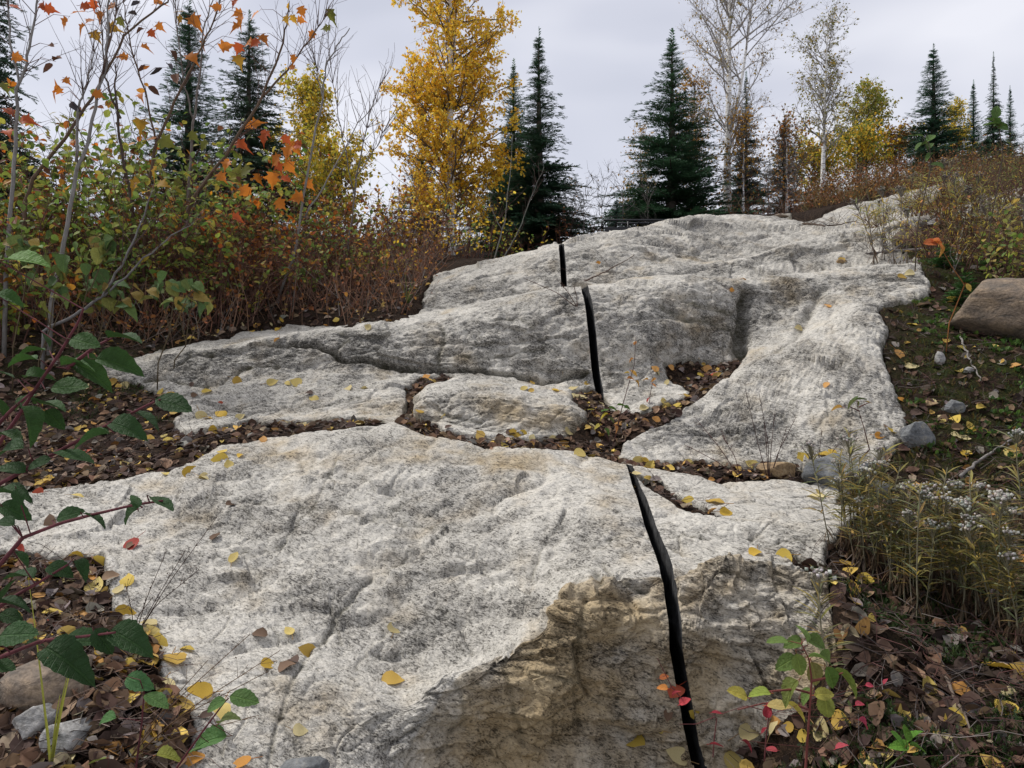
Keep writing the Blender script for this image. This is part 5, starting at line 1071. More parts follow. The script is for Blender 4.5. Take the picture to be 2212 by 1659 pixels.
# ================================================================== pearly everlasting and dry weeds
def everlasting(seed, H, nleaf, flower, palette, dry=False):
    r_ = np.random.default_rng(seed); st = MB(); lf = MB(); fl = MB(); az = r_.uniform(0, 6.28); pts = [np.array([0, 0, -.05])]; d_ = np.array([math.cos(az)*.12, math.sin(az)*.12, 1.])
    for i in range(8): d_ = nrm(d_ + r_.normal(0, .05, 3)); pts.append(pts[-1] + d_*H/8)
    pts = np.array(pts); sc = (.22, .20, .13) if not dry else (.17, .15, .125); st.tube(pts, np.linspace(.0038, .0022, 9), 5, col=sc, cap=False)
    P_, D_, S_, C_ = [], [], [], []
    for k in range(nleaf):
        t_ = r_.uniform(.12, .97); p = np.array([np.interp(t_*8, np.arange(9), pts[:, j]) for j in range(3)]); a = k*2.4 + r_.normal(0, .3); low = t_ < .35
        P_.append(p); D_.append([math.cos(a), math.sin(a), (.75 if not low else -.9) + r_.normal(0, .25)]); S_.append(r_.uniform(.075, .125)*(1 if not low else .9)); C_.append(low)
    c = pal(palette, nleaf, .3, r_); low = np.array(C_); c[low] = pal([(.14, .09, .05), (.09, .06, .04)], low.sum(), .3, r_) if low.any() else c[low]
    lf.stamp(leafmesh([(.036, .2), (.048, .5), (.028, .8)], .3, .35), np.array(P_), frames(np.array(D_), r_.uniform(-.4, .4, nleaf)), np.array(S_), c)
    if flower:
        Vs = np.array([(1, 0, 0), (-1, 0, 0), (0, 1, 0), (0, -1, 0), (0, 0, 1), (0, 0, -1)], float); Ts = np.array([(0, 2, 4), (2, 1, 4), (1, 3, 4), (3, 0, 4), (2, 0, 5), (1, 2, 5), (3, 1, 5), (0, 3, 5)])
        top = pts[-1]; m_ = r_.integers(14, 26); q = top + r_.normal(0, 1, (m_, 3))*[.020, .020, .010] + [0, 0, .012]; st.segs(np.tile(pts[-2], (m_, 1)), q, .0014, .001, 3, sc)
        Mx = frames(nrm(r_.normal(0, 1, (m_, 3))), r_.uniform(0, 6, m_)); colr = (.74, .72, .66) if not dry else (.36, .32, .27)
        fl.stamp((Vs, Ts), q, Mx, r_.uniform(.006, .011, m_), pal([colr, tuple(x*.75 for x in colr), tuple(x*.45 for x in colr)], m_, .15, r_))
    return st.mesh('stem', M['bark']), lf.mesh('foliage', M['leaf'], smooth=False), (fl.mesh('flower_head', M['leaf']) if flower else None)
EVP = [(.20, .22, .11, 3), (.26, .26, .14, 3), (.36, .31, .10, 3), (.36, .26, .09, 2), (.46, .35, .08, 1)]
EV = [everlasting(70 + i, .52 + .03*i, 58, i % 3 != 2, EVP) for i in range(6)]
DRYP = [(.38, .33, .11, 2), (.24, .26, .10, 2), (.48, .35, .09, 1.5), (.22, .16, .10, 2)]
DV = [everlasting(90 + i, .55, 26, i % 2 == 0, DRYP, True) for i in range(4)]
WEEDS = []
def weed(ms, u_, d, label, group, hscale=1., name='everlasting_plant', rz=None):
    g_ = ground_at(u_, d); root = place_tree(name, [m_ for m_ in ms if m_], tuple(g_), label, 'plant', group, rz=random.uniform(0, 6.28) if rz is None else rz, sc=(hscale,)*3, names_=('stem', 'foliage', 'flower_head'))
    root.rotation_euler = (random.uniform(-.12, .12), random.uniform(-.12, .12), root.rotation_euler[2]); WEEDS.append((root, label, u_, d)); return root
for k in range(64):
    u_ = 1800 + 420*((k*.618) % 1) + random.uniform(-15, 15); d = 2.65 + .85*((k*.381) % 1); d = d + (.2 if u_ > 2000 else 0)
    fl = EV[k % 6][2] is not None
    weed(EV[k % 6], u_, d, ('everlasting plant with white flowers in the right clump' if fl else 'flowerless everlasting plant in the right clump'), 'flowering everlasting plants in the right clump' if fl else 'flowerless everlasting plants in the right clump', random.uniform(.68, .98))
for k in range(84):
    u_ = 1880 + 420*((k*.618 + .2) % 1); d = 4.9 + 6.0*((k*.381) % 1)
    if u_ < 1990 and d < 8: d = 8 + random.random()*1.6
    fl = DV[k % 4][2] is not None
    weed(DV[k % 4], u_, d, ('dry weed stalk with grey seed head at upper right' if fl else 'leafy dry weed stalk without seed head at upper right'), 'seeding dry weeds on the upper right bank' if fl else 'seedless dry weeds on the upper right bank', random.uniform(.85, 1.5), 'dry_weed')
for i, (u_, d, vt, lab) in enumerate([(2120, 8.6, 350, 'yellow-green weedy bush on the upper right bank'), (2215, 8.0, 330, 'golden weedy bush at the right edge below the spires'), (2020, 9.6, 395, 'grey-green weedy bush beside the pale rock strip'), (2190, 6.6, 440, 'dark green weedy bush above the boulder'), (2060, 7.4, 440, 'tangled grey weedy bush right of the dead branch'), (2130, 11.5, 340, 'pale dry weedy bush on the bank top below the spires'), (2100, 9.4, 400, 'leafy green bush in the middle of the upper bank'), (2180, 10, 350, 'yellowish leafy bush near the right edge skyline'), (2000, 11.2, 385, 'low green bush left of the pale rock strip top'), (2260, 9, 310, 'green bush cut off by the right edge'), (2150, 7.6, 470, 'low green bush between the fir seedlings'), (2060, 13, 360, 'low gold bush under the tall slim spruce'), (2170, 13.5, 310, 'gold-green bush under the dark far spire'), (2230, 11, 300, 'tall dry weedy bush on the bank top at the right edge'), (1930, 10.4, 440, 'thin brown weedy bush left of the pale rock strip')]):
    bush(lab, u_, d, vt, 13, .9, DRYP + (GRN if i % 2 else YGR), 2.2, .055, 400 + i, 'weedy_bush', 'weedy bushes on the upper right bank', tpl=NARROW if i != 3 else OVAL)
# tiny fir seedlings
SEED = conifer(.5, .2, 95, sag=.1, up=.3, dens=.35, col=(.05, .13, .03), spire=.8)
for (u_, d, k_, lab) in [(2085, 6.6, .9, 'bright green fir seedling on the bank below the weeds'), (2040, 7.2, .7, 'smaller bright green fir seedling left of the brighter one'), (2150, 7.4, .8, 'green fir seedling near the right edge')]:
    g_ = ground_at(u_, d); place_tree('fir_seedling', SEED, tuple(g_), lab, 'seedling', 'fir seedlings on the right bank', sc=(k_*.75, k_*.75, k_*.6))
# driftwood sticks and dead branches
def stick(label, pts, r0, col, seed, name='dead_branch', lift=.02, twigs=0, loose=False):
    r_ = np.random.default_rng(seed); Q = []
    for q in pts:
        h_ = pick(q[0], q[1]); Q.append(h_[0] + [0, 0, lift + (q[2] if len(q) > 2 else 0)])
    Q = np.array(Q); n = len(Q); t_ = np.linspace(0, n-1, n*5); fine = np.stack([np.interp(t_, np.arange(n), Q[:, j]) for j in range(3)], 1) + r_.normal(0, .004, (n*5, 3)); b_ = MB(); b_.tube(fine, r0*np.linspace(1, .5, len(fine)), 7, col=col)
    A, B_ = [], []
    for k in range(twigs):
        p = fine[r_.integers(len(fine))]; d_ = nrm([r_.normal(0, 1), r_.normal(0, .6), abs(r_.normal(.6, .5))])
        for j in range(4): d_ = nrm(d_ + r_.normal(0, .2, 3)); q = p + d_*r_.uniform(.04, .1); A.append(p); B_.append(q); p = q
    if A: b_.segs(A, B_, r0*.22, r0*.14, 4, col)
    o = b_.build(name, M['bark'], None, label=label, cat='branch', group='dead wood on the ground'); return o
GW = (.24, .22, .20)
stick('smooth grey driftwood stick under the brown stone', [(1908, 548), (1960, 545), (2010, 540)], .026, GW, 1)
stick('grey dead stick lying right of the orange leaves', [(2095, 508), (2130, 503), (2165, 497)], .02, GW, 2)
stick('tangled grey dead branch against the brown stone', [(1870, 552), (1930, 545), (1990, 500)], .014, (.17, .15, .145), 3, twigs=46)
stick('thin pale root curving down the mossy bank', [(2075, 735), (2090, 775), (2110, 810), (2120, 830)], .008, GW, 4)
stick('grey diagonal stick behind the everlasting flowers', [(2075, 1035), (2130, 990), (2190, 955)], .011, GW, 5)
stick('grey upright forked branch below the brown stone', [(2060, 590), (2072, 555, .08), (2085, 505, .16)], .012, GW, 6, twigs=8)
stick('thin brown twig lying across the saw cut top', [(1260, 617, .02), (1300, 600, .03), (1370, 562, .03)], .008, (.10, .06, .045), 7, twigs=6)
stick('dark twig mat at the left end of the gully', [(330, 1000), (430, 960), (540, 935)], .007, (.09, .06, .05), 8, twigs=10)
stick('dark twig bundle on the crest hollow', [(1735, 485), (1790, 492), (1850, 480)], .014, (.10, .07, .05), 9, twigs=26)
stick('pale curved root on the floor at lower right', [(2040, 1470), (2075, 1540), (2100, 1600)], .006, (.18, .14, .11), 10)

# ================================================================== foreground leafy shrub at the left
GLEAF = []
for i in range(4):
    V, T = leafmesh(serrate([(.15, .05), (.28, .2), (.33, .4), (.29, .62), (.17, .83), (.07, .94)]), .25 + .2*i, .15 + .16*i, .018); b_ = MB(); V2 = V.copy(); b_.add(V2, tris=T); b_.segs([[0, -.16, .01]], [[0, .02, 0]], .016, .013, 4, (1.2, .35, .5)); GLEAF.append(b_.mesh('leaf', M['big_leaf']))
def leafy(name, label, d, stems, leaves, scol, group, rad=.0045, lcol=(.036, .085, .018), meshes=None, cat='shrub', fr=(.3457, 0, 491.6), ground=True, gx=-.12):
    f_, x0, y0 = fr; cv = lambda q: (x0 + q[0]*f_, y0 + q[1]*f_); root = empty(name); b_ = MB(); lines = []
    for k, sp in enumerate(stems):
        pts = np.array([px(*cv(q), d + .12*math.sin(k*2.1) - .03*i) for i, q in enumerate(sp)]); n = len(pts); t_ = np.linspace(0, n-1, n*4); fine = np.stack([np.interp(t_, np.arange(n), gsm(pts[:, j], 1) if n > 8 else pts[:, j]) for j in range(3)], 1)
        if ground and k == 0:
            h_ = drop(fine[0, 0], fine[0, 1])
            if h_ and h_[0][2] < fine[0, 2]: g_ = h_[0] + np.array([gx, .04, -.02]); m1 = (g_ + fine[0])/2 + [gx*.35, 0, 0]; fine = np.concatenate([[g_], [m1], fine])
        b_.tube(fine, np.linspace(rad*1.3, rad*.5, len(fine)), 6, col=scol); lines.append(fine)
    root.location = tuple(lines[0][0]); rl = np.array(root.location)
    for k, (x_, y_, w_, ang, *c_) in enumerate(leaves):
        u_, v_ = cv((x_, y_)); best = None
        for ln in lines:
            uu = W/2 + F*ln[:, 0]/ln[:, 1]; vv = HH/2 - F*(ln[:, 2] - CZ)/ln[:, 1]; a = math.radians(ang); bu, bv = u_ - math.cos(a)*w_*f_*.5, v_ + math.sin(a)*w_*f_*.5
            sc_ = np.hypot(uu - bu, vv - bv); i = int(np.argmin(sc_))
            if best is None or sc_[i] < best[0]: best = (sc_[i], ln[i])
        dd = best[1][1] + random.uniform(-.05, .05); base = px(bu, bv, dd); L_ = w_*f_/F*dd*.98; yd = np.array([math.cos(a), random.uniform(-.35, .15), math.sin(a)]); Mx = frames(yd[None], np.array([random.uniform(-.7, .7)]), up=(0, -.28, 1.0))[0]
        o = obj('leaf', (meshes or GLEAF)[k % len(meshes or GLEAF)], root); o.matrix_local = Matrix.Translation(base - rl) @ Matrix([list(r) for r in Mx.T]).to_4x4() @ Matrix.Scale(L_, 4)
        cc = np.array(c_[0] if c_ else lcol)*random.uniform(.7, 1.3); o.color = (*cc, 1)
        e_ = base - Mx[1]*L_*.15; b_.segs([best[1]], [e_], rad*.4, rad*.3, 4, scol)
    me = b_.mesh('stem', M['bark']); me.transform(Matrix.Translation(-root.location)); obj('stem', me, root); return tag(root, label, cat, group)
RST = (.12, .035, .04); GF = 'leafy shrubs in the left foreground'
leafy('alder_shrub', 'dark green large-leafed shrub with red stem, upper one at the left edge', 1.95, [[(-150, 1560), (0, 1340), (100, 1200), (240, 980), (370, 790), (490, 590), (520, 510)], [(420, 880), (600, 740), (700, 690)], [(-100, 1330), (60, 1150), (220, 1010)]],
 [(545, 715, 210, -10), (800, 670, 255, 8), (735, 835, 280, -5), (560, 885, 270, -18), (300, 700, 110, -50), (205, 760, 160, 175), (145, 810, 175, 170), (230, 910, 160, 20), (430, 990, 230, 8), (330, 1090, 245, 5), (140, 1080, 150, 60), (225, 1190, 250, -35), (30, 1120, 140, 100), (350, 1195, 165, -40), (85, 1285, 210, 3), (470, 830, 190, 20), (30, 905, 140, 150), (165, 190, 270, 5, (.11, .22, .04)), (60, 430, 160, -10)], RST, GF, gx=-.7)
leafy('alder_shrub', 'dark green leafy branch reaching right over the litter, middle one at the left edge', 1.85, [[(-100, 1660), (0, 1600), (380, 1390), (600, 1270), (800, 1170), (960, 1090), (1000, 1075)]],
 [(1090, 1100, 245, -14), (920, 1185, 210, -20), (810, 1240, 240, -8), (585, 1280, 200, 175), (460, 1425, 270, -8), (70, 1500, 190, 160), (50, 1370, 200, 175), (100, 1635, 180, 5), (250, 1470, 150, 200)], RST, GF, lcol=(.034, .08, .022), gx=-.7)
F7 = (.4445, 0, 1024)
leafy('alder_shrub', 'dark leafy branch hanging over the slab edge, lower one at the left edge', 1.75, [[(-120, 560), (0, 440), (110, 310), (290, 240), (440, 200), (650, 150), (790, 130)]],
 [(340, 195, 140, 20), (470, 215, 130, -20), (655, 130, 80, 110), (620, 190, 120, 200), (805, 135, 155, -18), (70, 180, 160, -20), (20, 230, 110, 160), (60, 80, 140, 10), (100, 110, 90, -60)], RST, GF, lcol=(.032, .075, .022), fr=F7, gx=-.7)
leafy('alder_shrub', 'dark leafy shrub over the brown stone in the lower left corner', 1.7, [[(-120, 960), (0, 890), (200, 810), (400, 790), (560, 770)], [(-80, 700), (60, 600), (200, 520), (330, 440)]],
 [(100, 770, 210, 10), (300, 460, 140, -10), (90, 480, 160, 160), (410, 450, 105, -35), (40, 550, 130, 60), (400, 800, 230, 15), (650, 785, 235, -12), (350, 880, 270, -15), (60, 690, 120, -15), (510, 810, 150, -50), (60, 620, 160, 5), (160, 820, 80, 20), (30, 930, 110, -10), (110, 410, 100, -40)], RST, GF, lcol=(.032, .075, .022), fr=F7, gx=-.7)
leafy('leafy_sprig', 'slim sprig with a few bright green leaves at the bottom left of the slab', 2.15, [[(850, 1440), (1000, 1230), (1090, 1110), (1110, 1090)]],
 [(1190, 1090, 150, -8, (.10, .19, .05)), (1050, 1115, 100, 200, (.09, .17, .05)), (1110, 1175, 120, 40, (.10, .13, .04)), (1020, 1275, 165, 180, (.08, .17, .05)), (960, 1330, 110, 190)], RST, GF, rad=.003, lcol=(.09, .17, .05), fr=F7)
leafy('leafy_sprig', 'low green seedling leaves among the bottom left drift', 2.2, [[(660, 1440), (690, 1200), (700, 1060), (680, 1000)]],
 [(770, 1095, 145, -18, (.09, .18, .05)), (685, 1005, 145, -15, (.07, .17, .06)), (510, 1190, 110, 185, (.07, .16, .05)), (815, 1355, 115, 12, (.28, .30, .05)), (470, 1390, 95, 190, (.16, .20, .05))], RST, GF, rad=.0025, fr=F7)
# low broad leaves on the left bank
BL = []
for i in range(3):
    V, T = leafmesh(serrate([(.30, .03), (.44, .2), (.47, .42), (.36, .66), (.19, .86)], 13, .03), .2 + .2*i, .3 + .15*i, .04); b_ = MB(); b_.add(V, tris=T); b_.segs([[0, -.3, .02]], [[0, .02, 0]], .014, .011, 3, (.9, .7, .6)); BL.append(b_.mesh('leaf', M['big_leaf']))
rL = random.Random(5)
for k, (cx, cy, sx, sy, nn, lab) in enumerate([(170, 160, 150, 110, 20, 'broad-leafed green plant by the left saplings'), (560, 150, 150, 120, 16, 'broad-leafed plant behind the curved grey stem'), (650, 410, 160, 90, 22, 'broad-leafed green plant above the rock shelf'), (1080, 400, 170, 80, 20, 'broad-leafed plant at the right end of the green patch'), (330, 380, 150, 90, 14, 'broad-leafed plant left of the curved grey stem'), (1180, 480, 110, 60, 8, 'small broad-leafed plant nearest the leaf-strewn rock end')]):
    lv = []
    for i in range(nn):
        x_, y_ = rL.gauss(cx, sx*.6), rL.gauss(cy, sy*.6); c_ = rL.choice([(.10, .17, .05), (.13, .20, .06), (.085, .15, .05), (.16, .21, .06), (.26, .27, .07), (.30, .22, .06)]); lv.append((x_, y_, rL.uniform(60, 112), rL.choice([-30, -60, -100, -140, 10, 170, -20]), c_))
    leafy('broad_leaf_plant', lab, 6.15 + .12*(k % 3), [[(cx - 20, cy + 260), (cx, cy + 80), (cx + 30, cy - 60)], [(cx - 20, cy + 240), (cx - 60, cy + 60), (cx - 90, cy - 40)], [(cx, cy + 250), (cx + 70, cy + 80), (cx + 110, cy)]], lv, (.12, .09, .05), 'broad-leafed plants on the left bank', rad=.004, meshes=BL, cat='plant')
# raspberry at lower right
F8 = (.4445, 1229, 942)
RG = (.13, .20, .05); RYL = (.42, .36, .07)
leafy('raspberry_cane', 'green and yellow leafed raspberry cane at the bottom right of the slab', 2.15, [[(1150, 1620), (1165, 1400), (1180, 1180), (1165, 1080), (1130, 1010)], [(1165, 1330), (1060, 1290), (940, 1300), (820, 1330)], [(1180, 1190), (1280, 1170), (1330, 1150)], [(1175, 1250), (1100, 1230), (980, 1240), (900, 1250)]],
 [(1010, 992, 110, 175, RG), (1085, 1000, 100, 190, RG), (1150, 962, 90, 100, RG), (1205, 995, 110, -10, RG), (1045, 1095, 130, 200, (.14, .22, .05)), (1115, 1110, 110, -80, (.16, .22, .05)), (1205, 1060, 90, 20, RG), (1265, 1080, 110, -15, RG), (1195, 1160, 130, -75, (.20, .19, .06)), (1275, 1175, 120, -65, (.13, .23, .04)), (1355, 1170, 150, -30, (.20, .27, .05)), (1060, 1225, 130, 215, (.18, .22, .05)), (815, 1240, 120, 150, RYL), (925, 1240, 110, 170, (.22, .28, .05)), (1105, 1315, 110, -20, RYL), (1245, 1315, 130, -90, (.28, .32, .07)), (1020, 1300, 120, 10, (.48, .38, .14)), (1240, 1250, 100, 10, (.34, .32, .07)), (1150, 1260, 90, 220, RG)],
 (.20, .06, .05), None, rad=.003, cat='plant', fr=F8)
RD = (.30, .03, .045)
leafy('red_leaved_vine', 'thin vine with small dark red leaves beside the saw cut', 2.35, [[(700, 1560), (705, 1480), (720, 1360), (620, 1400), (540, 1400)], [(560, 1290), (500, 1220), (465, 1150), (430, 1080)], [(950, 1580), (960, 1440), (975, 1340), (860, 1310), (740, 1350)]],
 [(725, 1345, 65, 0, RD), (715, 1492, 70, 10, RD), (560, 1285, 60, 40, (.45, .06, .07)), (515, 1245, 45, 60, (.45, .06, .07)), (462, 1168, 50, 20, (.5, .16, .05)), (455, 1222, 55, 170, (.5, .2, .05)), (965, 1335, 70, 80, RD), (870, 1490, 60, -20, RD), (985, 1522, 60, 170, (.42, .07, .08)), (1320, 1500, 65, 40, (.42, .07, .09)), (1415, 1300, 50, 20, (.42, .06, .09)), (1440, 1392, 70, -20, (.38, .05, .09)), (945, 1425, 45, 60, RD), (1535, 1190, 35, 70, (.42, .06, .09)), (1460, 1208, 40, 10, (.42, .06, .09))], (.16, .05, .05), None, rad=.0016, cat='vine', fr=F8)
leafy('green_rosette', 'small bright green rosette on the dark floor at lower right', 2.1, [[(1640, 1530), (1640, 1490)]], [(1600, 1470, 110, 120, (.10, .24, .03)), (1660, 1450, 110, 70, (.10, .24, .03)), (1610, 1505, 90, 175, (.10, .22, .03)), (1690, 1500, 70, 10, (.12, .24, .04)), (1635, 1430, 100, 95, (.10, .22, .03))], (.10, .15, .04), None, rad=.002, cat='plant', fr=F8)
# plants in the gully at the saw cut
F5 = (.3457, 737.4, 491.6)
leafy('rose_seedling', 'thorny seedling with green and orange leaflets in the gully at the saw cut', 5.05, [[(1690, 1420), (1660, 1280), (1640, 1150), (1620, 1080)], [(1690, 1380), (1760, 1100), (1830, 860), (1840, 680)], [(1700, 1350), (1740, 1200), (1800, 1120)], [(1680, 1350), (1600, 1200), (1560, 1130)]],
 [(1650, 1140, 60, 20, (.10, .19, .04)), (1700, 1130, 60, -10, (.10, .19, .04)), (1750, 1105, 60, 15, (.10, .18, .04)), (1640, 1170, 60, 190, (.55, .45, .06)), (1560, 1135, 50, 170, (.40, .36, .06)), (1690, 1200, 60, -30, (.18, .22, .05)), (1665, 1275, 60, -40, (.12, .22, .05)), (1790, 1125, 50, 0, (.10, .18, .04)), (1830, 910, 60, -40, (.55, .30, .05)), (1780, 905, 40, 170, (.6, .42, .06)), (1810, 940, 50, 10, (.55, .22, .05)), (1855, 970, 45, -30, (.5, .28, .06)), (1835, 720, 30, 60, (.5, .22, .06)), (1600, 1240, 55, 200, (.5, .42, .08)), (1720, 1260, 55, -60, (.4, .18, .06)), (1810, 825, 35, 200, (.55, .25, .06))], (.09, .04, .035), None, rad=.0028, cat='plant', fr=F5)
leafy('rose_seedling', 'small bare-stemmed seedling beside the litter hollow', 5.5, [[(1920, 1150), (1930, 1040), (1950, 950), (1925, 880)]], [(1955, 985, 45, -30, (.5, .2, .05)), (1915, 1075, 40, 80, (.4, .06, .05)), (1950, 950, 35, 200, (.5, .25, .06)), (1900, 945, 35, 160, (.45, .25, .06))], (.09, .04, .035), None, rad=.002, cat='plant', fr=F5)
F6 = (.3952, 1475, 410)
leafy('dogwood_seedling', 'small seedling with green top leaves before the right hump', 4.45, [[(1020, 1420), (990, 1300), (955, 1190)], [(965, 1210), (900, 1180), (850, 1185)], [(960, 1190), (1000, 1170), (1030, 1160)]], [(940, 1145, 60, 60, (.12, .18, .06)), (970, 1140, 60, 20, (.12, .17, .06)), (845, 1188, 60, 175, (.5, .28, .05)), (920, 1165, 55, 200, (.14, .17, .05)), (1015, 1160, 45, -10, (.35, .25, .06)), (960, 1170, 40, -60, (.16, .17, .06))], (.12, .05, .04), None, rad=.003, cat='seedling', fr=F6)
leafy('orange_seedling', 'seedling with broad orange leaves on the upper right bank', 5.6, [[(1540, 520), (1470, 420), (1430, 350), (1400, 300)]], [(1345, 290, 90, 180, (.55, .16, .05)), (1400, 295, 80, -30, (.6, .2, .04)), (1415, 330, 70, -70, (.55, .26, .05)), (1380, 275, 60, 160, (.5, .15, .05)), (1560, 535, 50, -60, (.55, .38, .08))], (.3, .12, .04), None, rad=.003, cat='seedling', fr=F6)
F3 = (.3358, 604.5, 0); F3 = (.3358, 1474.7, 0)
leafy('leafy_sprig', 'upright sprig with dark green oval leaves on the upper right skyline', 7.0, [[(1590, 1100), (1595, 1000), (1580, 900), (1570, 860)], [(1600, 1050), (1570, 960), (1540, 890)]], [(1500, 870, 95, 170), (1600, 880, 80, 50), (1520, 930, 100, 185), (1590, 935, 70, 70), (1560, 905, 60, 120), (1640, 1060, 90, 150), (1580, 1000, 80, 200)], (.09, .07, .05), None, rad=.004, lcol=(.08, .14, .035), cat='plant', fr=F3)
leafy('leafy_sprig', 'leafy green shoot against the sky near the right edge', 6.8, [[(2060, 1000), (2040, 850), (2020, 760), (2030, 700)]], [(2020, 715, 100, 70), (1990, 790, 100, 165), (2045, 800, 90, 20), (2010, 770, 90, 120), (2060, 830, 80, -10)], (.09, .07, .05), None, rad=.004, lcol=(.07, .13, .03), cat='plant', fr=F3)
# dry stalks on the slab's left foot and before the right hump
def stalks(label, base_px, tips, rad, col, name='dry_stalk', seedheads=True, seed=1):
    r_ = np.random.default_rng(seed); h_ = pick(*base_px); p0 = h_[0]; d = p0[1]; root = empty(name, tuple(p0)); b_ = MB(); hd_ = MB()
    for (u_, v_) in tips:
        e_ = px(u_, v_, d - .05); pts = np.array([p0 - [0, 0, .02], p0*.6 + e_*.4 + [r_.normal(0, .01), 0, .015], e_]); t_ = np.linspace(0, 2, 10); fine = np.stack([np.interp(t_, [0, 1, 2], pts[:, j]) for j in range(3)], 1); b_.tube(fine - p0, np.linspace(rad, rad*.45, 10), 4, col=col, cap=False)
        A, B_ = [], []
        for k in range(7): i = r_.integers(4, 9); q = fine[i]; dd = nrm(nrm(fine[i+1] - fine[i]) + r_.normal(0, .5, 3)); A.append(q - p0); B_.append(q + dd*r_.uniform(.02, .07) - p0)
        b_.segs(A, B_, rad*.4, rad*.25, 3, col)
        if seedheads: hd_.stamp(DIA, np.array(B_), frames(r_.normal(0, 1, (len(B_), 3)), r_.uniform(0, 6, len(B_))), .008, pal([(.09, .045, .025)], len(B_), .3, r_))
    b_.build('stem', M['bark'], root)
    if seedheads: hd_.build('seed_head', M['dead'], root)
    tag(root, label, 'plant'); return root
stalks('fine dark dry stalks fanning over the left part of the slab', (290, 1370), [(470, 1115), (360, 1190), (430, 1230), (270, 1260), (400, 1190), (330, 1290)], .0022, (.07, .04, .03), seed=1)
stalks('long brown seed stalks leaning right over the lower slab', (270, 1640), [(450, 1425), (605, 1405), (580, 1450), (560, 1545), (540, 1370)], .002, (.14, .08, .04), seed=2)
stalks('row of thin dark stalks before the right hump', (1660, 1035), [(1640, 850), (1610, 840), (1675, 880), (1700, 920), (1720, 900), (1650, 900)], .0028, (.08, .045, .04), seed=3)
stalks('thin reddish twig left of the tan stone', (1600, 1030), [(1478, 960), (1560, 940), (1500, 900)], .0028, (.12, .05, .045), seed=4)
stalks('single dark stalk beside the blue-grey stone', (1770, 1030), [(1775, 930), (1810, 960), (1750, 960)], .0028, (.08, .045, .04), seed=5)
stalks('fine vine-like stalks on the face of the top ridge', (1247, 660), [(1130, 600), (1200, 600), (1240, 620)], .004, (.12, .07, .05), seed=6, seedheads=False)
def grass(label, base_px, tips, rad, col, seed=1):
    h_ = pick(*base_px); p0 = h_[0]; d = p0[1]; root = empty('grass_tuft', tuple(p0)); tag(root, label, 'grass')
    for (u_, v_) in tips:
        e_ = px(u_, v_, d - .1) - p0; t_ = np.linspace(0, 1, 7)[:, None]; mid = e_*.5 + [0, 0, .05]; pts = (1-t_)**2*np.zeros(3) + 2*t_*(1-t_)*mid + t_**2*e_; w_ = rad*(1 - t_*.85); s_ = np.array([1, .2, 0]); V = np.concatenate([pts - s_*w_, pts + s_*w_]); i = np.arange(6)
        b_ = MB(); b_.add(V, quads=np.stack([i, i + 7, i + 8, i + 1], 1), col=np.array(col)*random.uniform(.8, 1.2)); b_.build('blade', M['leaf'], root)
grass('green and straw grass blades in the bottom left corner', (110, 1660), [(165, 1400), (130, 1500), (60, 1240), (150, 1440), (95, 1520)], .004, (.26, .27, .05))
grass('short green grass tuft at the left end of the top ridge', (880, 655), [(900, 600), (875, 590), (905, 620), (890, 605), (865, 610), (915, 635)], .006, (.14, .20, .05))

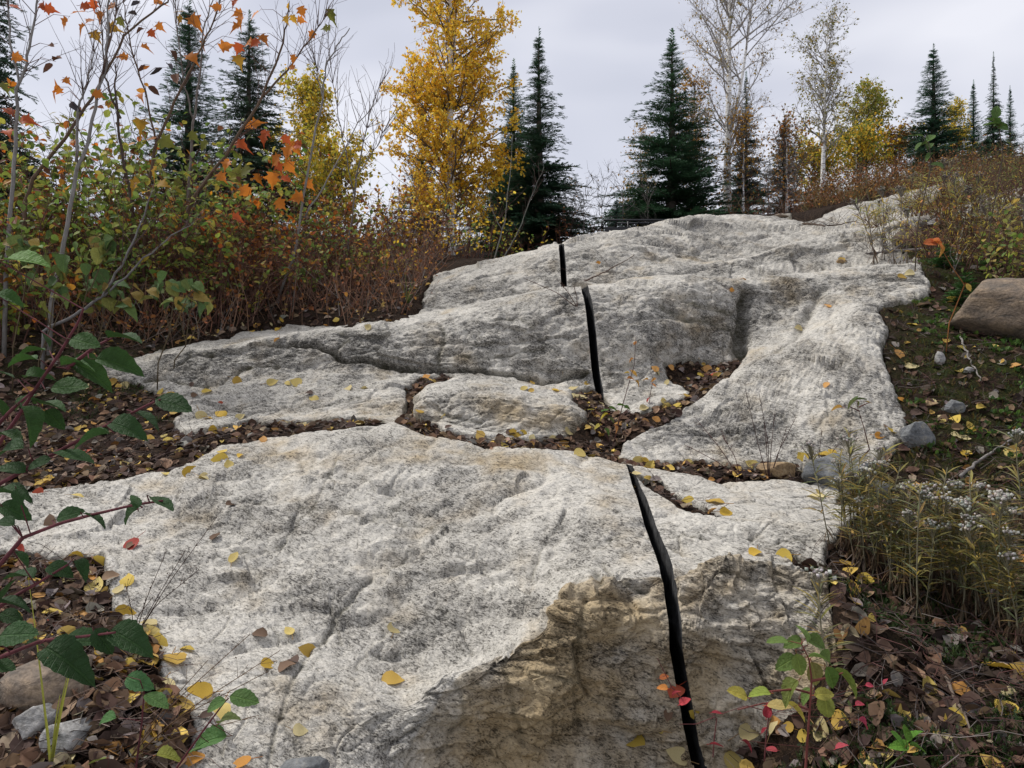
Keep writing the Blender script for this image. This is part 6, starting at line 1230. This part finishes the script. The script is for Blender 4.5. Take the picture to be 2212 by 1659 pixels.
# ================================================================== quad bike parked behind the crest
def quad(u_, d):
    g_ = ground_at(u_, d); base = px(u_, 484, d)[2] - .86; root = empty('quad_bike', (g_[0], d, base)); tag(root, 'black tubular rack of a quad bike showing above the crest', 'quad bike')
    mk = simple('black_steel', (.012, .012, .013), .45, scale=20, spec=.4); ml = simple('black_plastic', (.02, .02, .022), .5, scale=20); b_ = MB()
    def bar(pts, r=.014): b_.tube(np.array(pts, float), r, 8)
    x0, x1, y0_, y1_ = -.48, .62, -.30, .30; z = .86
    for y_ in (y0_, y1_): bar([(x0 - .045, y_, z - .13), (x0 - .03, y_, z - .03), (x0, y_, z), (x1, y_, z), (x1 + .04, y_, z - .05)], .015)
    for x_ in np.linspace(x0 + .04, x1, 7): bar([(x_, y0_, z), (x_, y1_, z)], .010)
    bar([(x0 + .25, y1_, z), (x0 + .27, y1_, z + .075), (x1 + .05, y1_, z + .085)], .015); bar([(x0 + .6, y1_, z), (x0 + .6, y1_, z + .08)], .009); bar([(x0 + .9, y1_, z), (x0 + .9, y1_, z + .08)], .009)
    rack = b_.build('cargo_rack', mk, root)
    b2 = MB(); V = np.array([(-.55, -.36, .55), (1.3, -.36, .55), (1.3, .36, .55), (-.55, .36, .55), (-.45, -.34, .74), (1.2, -.3, .74), (1.2, .3, .74), (-.45, .34, .74)]); b2.add(V, quads=[(0, 1, 5, 4), (1, 2, 6, 5), (2, 3, 7, 6), (3, 0, 4, 7), (4, 5, 6, 7), (3, 2, 1, 0)]); b2.build('fender', ml, root, smooth=False)
    for x_ in (-.25, 1.0):
        for y_ in (-.42, .42):
            a = np.linspace(0, 2*np.pi, 17); b3 = MB(); b3.tube(np.stack([x_ + .2*np.cos(a), 0*a + y_, .3 + .2*np.sin(a)], 1), .11, 8, cap=False); w_ = b3.build('wheel', ml, root); b6 = MB(); b6.tube([(x_, y_ - .06, .3), (x_, y_ + .06, .3)], .11, 10); b6.build('rim', mk, w_)
    b4 = MB(); b4.tube([(.45, -.1, .74), (.9, -.05, .78), (1.15, 0, .76)], [.13, .15, .1], 8); b4.build('seat', ml, root)
    for y_ in (-.25, .25): b5 = MB(); b5.tube([(-.1, y_, .85), (-.1, y_, .6)], .012, 6); b5.build('rack_post', mk, rack)
quad(1365, 12.2)

# ================================================================== labels that single out repeated things
ORD = ['first', 'second', 'third', 'fourth', 'fifth', 'sixth', 'seventh', 'eighth', 'ninth', 'tenth', 'eleventh', 'twelfth', 'thirteenth', 'fourteenth', 'fifteenth', 'sixteenth', 'seventeenth', 'eighteenth', 'nineteenth', 'twentieth']
def ord_(i, n): return 'leftmost' if i == 0 else ('rightmost' if i == n - 1 else ORD[i] + ' from the left')
grp = {}
for o, c, z_, u_, v_ in LEAVES: grp.setdefault((c, z_), []).append((u_, v_, o))
for (c, z_), L_ in grp.items():
    n = len(L_)
    if n == 1: L_[0][2]['label'] = f'single {c} fallen leaf lying {z_}'; L_[0][2]['group'] = f'{c} leaves {z_}'; continue
    nb = max(1, -(-n // 12)); L_.sort(key=lambda q: q[1]); names_b = {1: [''], 2: ['upper ', 'lower '], 3: ['upper ', 'middle ', 'lower '], 4: ['top ', 'upper ', 'lower ', 'bottom ']}.get(nb) or ['row %s ' % ORD[i] for i in range(nb)]
    for b_ in range(nb):
        sub_ = sorted(L_[b_*n//nb:(b_+1)*n//nb], key=lambda q: q[0]); m_ = len(sub_)
        for i, (_, _, o) in enumerate(sub_):
            o['label'] = f'{names_b[b_]}{c} fallen leaf {z_}, {ord_(i, m_)}'; o['group'] = f'{c} leaves {z_}'
grp = {}
for o, lab, u_, d in WEEDS: grp.setdefault(lab, []).append((u_, d, o))
for lab, L_ in grp.items():
    L_.sort(key=lambda q: q[1]); n = len(L_); nb = max(1, -(-n // 15)); rows_n = {1: [''], 2: ['front ', 'back '], 3: ['front ', 'middle ', 'back ']}.get(nb, ['frontmost ', 'front ', 'back ', 'rearmost '])
    for b_ in range(nb):
        sub_ = sorted(L_[b_*n//nb:(b_+1)*n//nb], key=lambda q: q[0]); m_ = len(sub_)
        for i, (_, _, o) in enumerate(sub_): o['label'] = f'{rows_n[b_]}{lab}, {ord_(i, m_)}'
